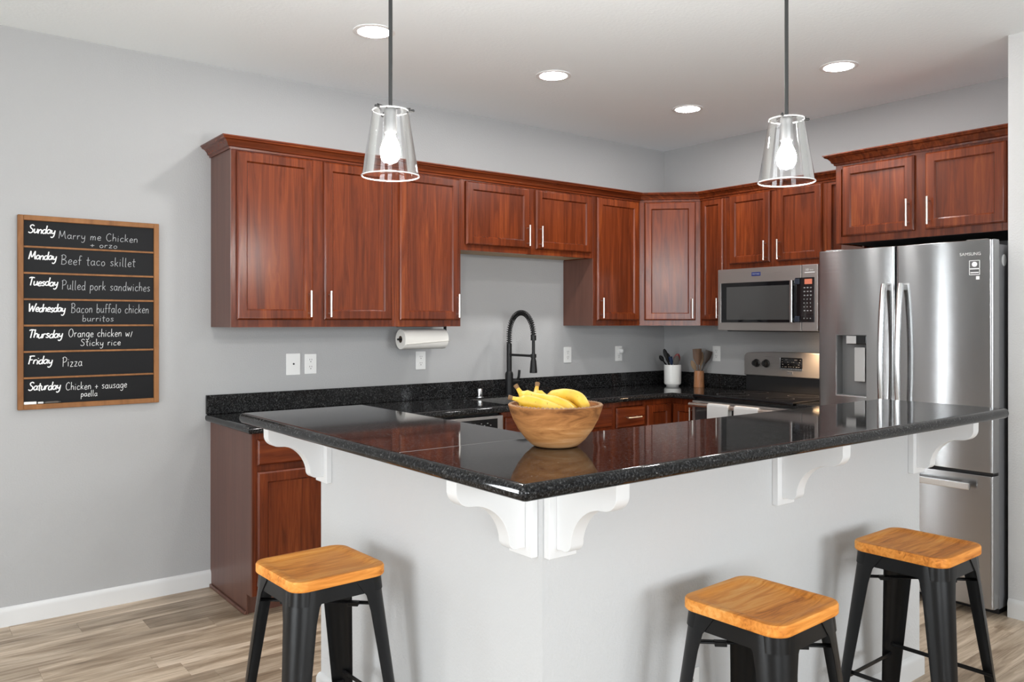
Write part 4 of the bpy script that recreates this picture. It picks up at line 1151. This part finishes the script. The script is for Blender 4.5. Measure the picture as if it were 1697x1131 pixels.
utensil('dark_turner', cp_(C2, -.012, .0, .03), cp_(C2, .080, .010, .272), 0, 'dark_spoon', 'dark wooden turner leaning towards the outlet', 'spatula', .027, .100, .005, group=GU, shape='flat')

# ------------------------------------------------------------------ recessed ceiling lights
first = None
for (x, y, lab) in [(-3.130, -.982, 'recessed ceiling light partly behind the pendant rod over the bar'),
                    (-2.020, -.982, 'recessed ceiling light in front of the sink'),
                    (-.880, -.975, 'recessed ceiling light nearest the room corner'),
                    (-.921, -2.038, 'recessed ceiling light in front of the refrigerator')]:
    if first is None:
        t = first = thing('recessed_light', lab, 'ceiling light', (x, y, H), 0, 'recessed ceiling lights')
        obj('trim_ring', B().lathe([(.098, -.0005), (.098, -.004), (.090, -.007), (.076, -.005), (.074, -.0005)], 48, None, False, False), 'trim_white', t)
        obj('lens', B().lathe([(.075, -.003), (.060, -.0055), (.002, -.007)], 40, None, False, True), 'lens', t)
    else:
        t = copy_tree(first); t.location = (x, y, H); t['label'] = lab

# ------------------------------------------------------------------ pendants
first = None
for (x, y, lab) in [(-3.717, -2.182, 'clear glass cone pendant over the short side of the bar'),
                    (-2.660, -2.870, 'clear glass cone pendant over the long side of the bar by the refrigerator')]:
    zt = 2.062
    if first is None:
        t = first = thing('pendant_lamp', lab, 'pendant lamp', (x, y, H), 0, 'glass pendant lamps above the bar')
        k = zt - H
        obj('canopy', B().lathe([(.062, -.0005), (.062, -.012), (.050, -.022), (.010, -.026)], 36), 'dark_rod', t)
        obj('rod', B().cyl((0, 0, k + .002), (0, 0, -.02), .0062, seg=16), 'dark_rod', t)
        sh = obj('shade', B().lathe([(.0545, k - .006), (.088, k - .208)], 56, None, False, False), 'pendant_glass', t, angle=180)
        obj('shade_rim', B().tube([(.0882 * math.cos(2 * PI * q / 56), .0882 * math.sin(2 * PI * q / 56), k - .208) for q in range(57)], .0022, 8, cap=False), 'rim_glass', sh, angle=180)
        obj('shade_rim', B().tube([(.0545 * math.cos(2 * PI * q / 48), .0545 * math.sin(2 * PI * q / 48), k - .006) for q in range(49)], .0022, 8, cap=False), 'rim_glass', sh, angle=180)
        obj('socket', B().lathe([(.012, k + .004), (.018, k), (.020, k - .006), (.020, k - .072), (.016, k - .078)], 32), 'socket_grey', t)
        for q in range(3):
            a = math.radians(-38 + 120 * q); c, s_ = math.cos(a), math.sin(a)
            bb = B().cyl((.012 * c, .012 * s_, k + .001), (.062 * c, .062 * s_, k + .001), .0022, seg=8)
            bb.cyl((.054 * c, .054 * s_, k - .006), (.068 * c, .068 * s_, k - .006), .004, seg=10)
            bb.sphere((.070 * c, .070 * s_, k - .006), .0045, u=10, v=8)
            obj('thumb_screw', bb, 'dark_rod', t)
        obj('bulb', B().lathe([(.013, k - .074), (.016, k - .088), (.026, k - .108), (.031, k - .128), (.029, k - .146), (.020, k - .160), (.003, k - .167)], 28), 'bulb', t, angle=180)
    else:
        t = copy_tree(first); t.location = (x, y, H); t['label'] = lab

# ------------------------------------------------------------------ bar stools
SH = .68
def rrect(hw_, hd_, r, n_=6):
    pts = []
    for cx, cy, a0 in ((hw_ - r, hd_ - r, 0), (-hw_ + r, hd_ - r, 90), (-hw_ + r, -hd_ + r, 180), (hw_ - r, -hd_ + r, 270)):
        for k in range(n_ + 1):
            a = math.radians(a0 + 90 * k / n_); pts.append((cx + r * math.cos(a), cy + r * math.sin(a)))
    return pts
def stool_parts(t):
    s2 = .152; th = .030
    # wooden seat with a shallow dished top
    tb = bmesh.new(); outl = rrect(s2, s2, .045, 7); n_ = len(outl); R_ = []
    for sc, z in ((.985, SH - th), (1., SH - th + .004), (1., SH - .006), (.985, SH - .001), (.95, SH), (.86, SH - .0005), (.80, SH - .0045), (.70, SH - .0075), (.35, SH - .009)):
        R_.append([tb.verts.new((x * sc, y * sc, z)) for x, y in outl])
    for a, c in zip(R_, R_[1:]):
        for k in range(n_): tb.faces.new((a[k], a[(k + 1) % n_], c[(k + 1) % n_], c[k]))
    tb.faces.new(R_[0][::-1]); tb.faces.new(R_[-1]); bmesh.ops.recalc_face_normals(tb, faces=tb.faces[:])
    b = B(); b.add(tb); obj('seat', b, 'pine', t, angle=30)
    # metal apron under the seat
    zt, zb = SH - th, SH - th - .042
    tb = bmesh.new(); R_ = []
    for hw_, z in ((.1445, zt), (.1450, zt - .004), (.1482, zb), (.1460, zb), (.1430, zt - .004)):
        R_.append([tb.verts.new((x, y, z)) for x, y in rrect(hw_, hw_, .045, 7)])
    m_ = len(R_[0])
    for a, c in zip(R_, R_[1:]):
        for k in range(m_): tb.faces.new((a[k], a[(k + 1) % m_], c[(k + 1) % m_], c[k]))
    tb.faces.new(R_[0]); bmesh.ops.recalc_face_normals(tb, faces=tb.faces[:])
    b = B(); b.add(tb); obj('seat_frame', b, 'black_metal', t, angle=40)
    # four pressed-sheet legs: rounded corner channel, wide at the top, narrow at the foot
    top_h, bot_h = .1475, .205
    for sx in (1, -1):
        for sy in (1, -1):
            tb = bmesh.new(); rows_ = []
            for k in range(15):
                u = k / 14; z = zt - .002 - (zt - .002) * u
                hc = top_h + (bot_h - top_h) * u
                ws = (.075 - .038 * u)
                fl = .030 * max(0., 1 - u / .12) ** 2           # flare into the apron
                rad_ = .066 - .033 * u
                row = [(hc - ws - fl, hc)]
                for q in range(7):
                    a = math.radians(90 - 90 * q / 6); row.append((hc - rad_ + rad_ * math.cos(a), hc - rad_ + rad_ * math.sin(a)))
                row.append((hc, hc - ws - fl))
                rows_.append([tb.verts.new((x * sx, y * sy, z)) for x, y in row])
            for a, c in zip(rows_, rows_[1:]):
                for q in range(len(a) - 1): tb.faces.new((a[q], a[q + 1], c[q + 1], c[q]))
            bmesh.ops.recalc_face_normals(tb, faces=tb.faces[:])
            # point the sheet's normals outward, then thicken inwards
            f0 = tb.faces[:][0]
            if f0.calc_center_median().xy.dot(f0.normal.xy) < 0: bmesh.ops.reverse_faces(tb, faces=tb.faces[:])
            bmesh.ops.solidify(tb, geom=tb.faces[:], thickness=.0025)
            b = B(); b.add(tb)
            lg = obj('leg', b, 'black_metal', t, angle=40)
            fo = B().box(min(sx * (bot_h - .040), sx * bot_h), max(sx * (bot_h - .040), sx * bot_h), min(sy * (bot_h - .040), sy * bot_h), max(sy * (bot_h - .040), sy * bot_h), 0, .012, .003)
            obj('foot_cap', fo, 'black_plastic', lg)
    # upper braces with clips and lower foot bars, one per side
    for k in range(2):
        M = Matrix.Rotation(PI / 4 + PI / 2 * k, 4, 'Z')
        zz_ = SH - .108 - .010 * k; hh = (top_h + (bot_h - top_h) * (1 - zz_ / zt)) * math.sqrt(2) - .030
        for q in (-1, 1):
            b = B().cyl(M @ Vector((-hh, q * .007, zz_)), M @ Vector((hh, q * .007, zz_)), .0032, seg=8)
            obj('brace', b, 'black_metal', t)
        for q in (-.55, .55):
            b = B().box(q * hh - .016, q * hh + .016, -.011, .011, zz_ - .009, zz_ + .003, .001, 1, M)
            obj('brace_clip', b, 'black_metal', t, angle=0)
    for k in range(4):
        M = Matrix.Rotation(PI / 2 * k, 4, 'Z')
        zz_ = .250 if k % 2 else .215; hh = top_h + (bot_h - top_h) * (1 - zz_ / zt) - .016
        b = B().box(-hh, hh, -hh - .003, -hh + .003, zz_ - .007, zz_ + .007, .002, 1, M)
        obj('foot_bar', b, 'black_metal', t, angle=0)
first = None
for (x, y, rz, lab) in [(-3.913, -2.100, math.radians(2.), 'black metal bar stool with wood seat on the short side of the bar'),
                        (-3.137, -3.109, math.radians(2.4), 'black metal bar stool with worn wood seat below the middle corbel'),
                        (-2.264, -3.097, math.radians(1.), 'black metal bar stool with wood seat near the refrigerator')]:
    if first is None:
        t = first = thing('bar_stool', lab, 'stool', (x, y, 0), rz, 'bar stools at the breakfast bar'); stool_parts(t)
    else:
        t = copy_tree(first); t.location = (x, y, 0); t.rotation_euler = (0, 0, rz); t['label'] = lab
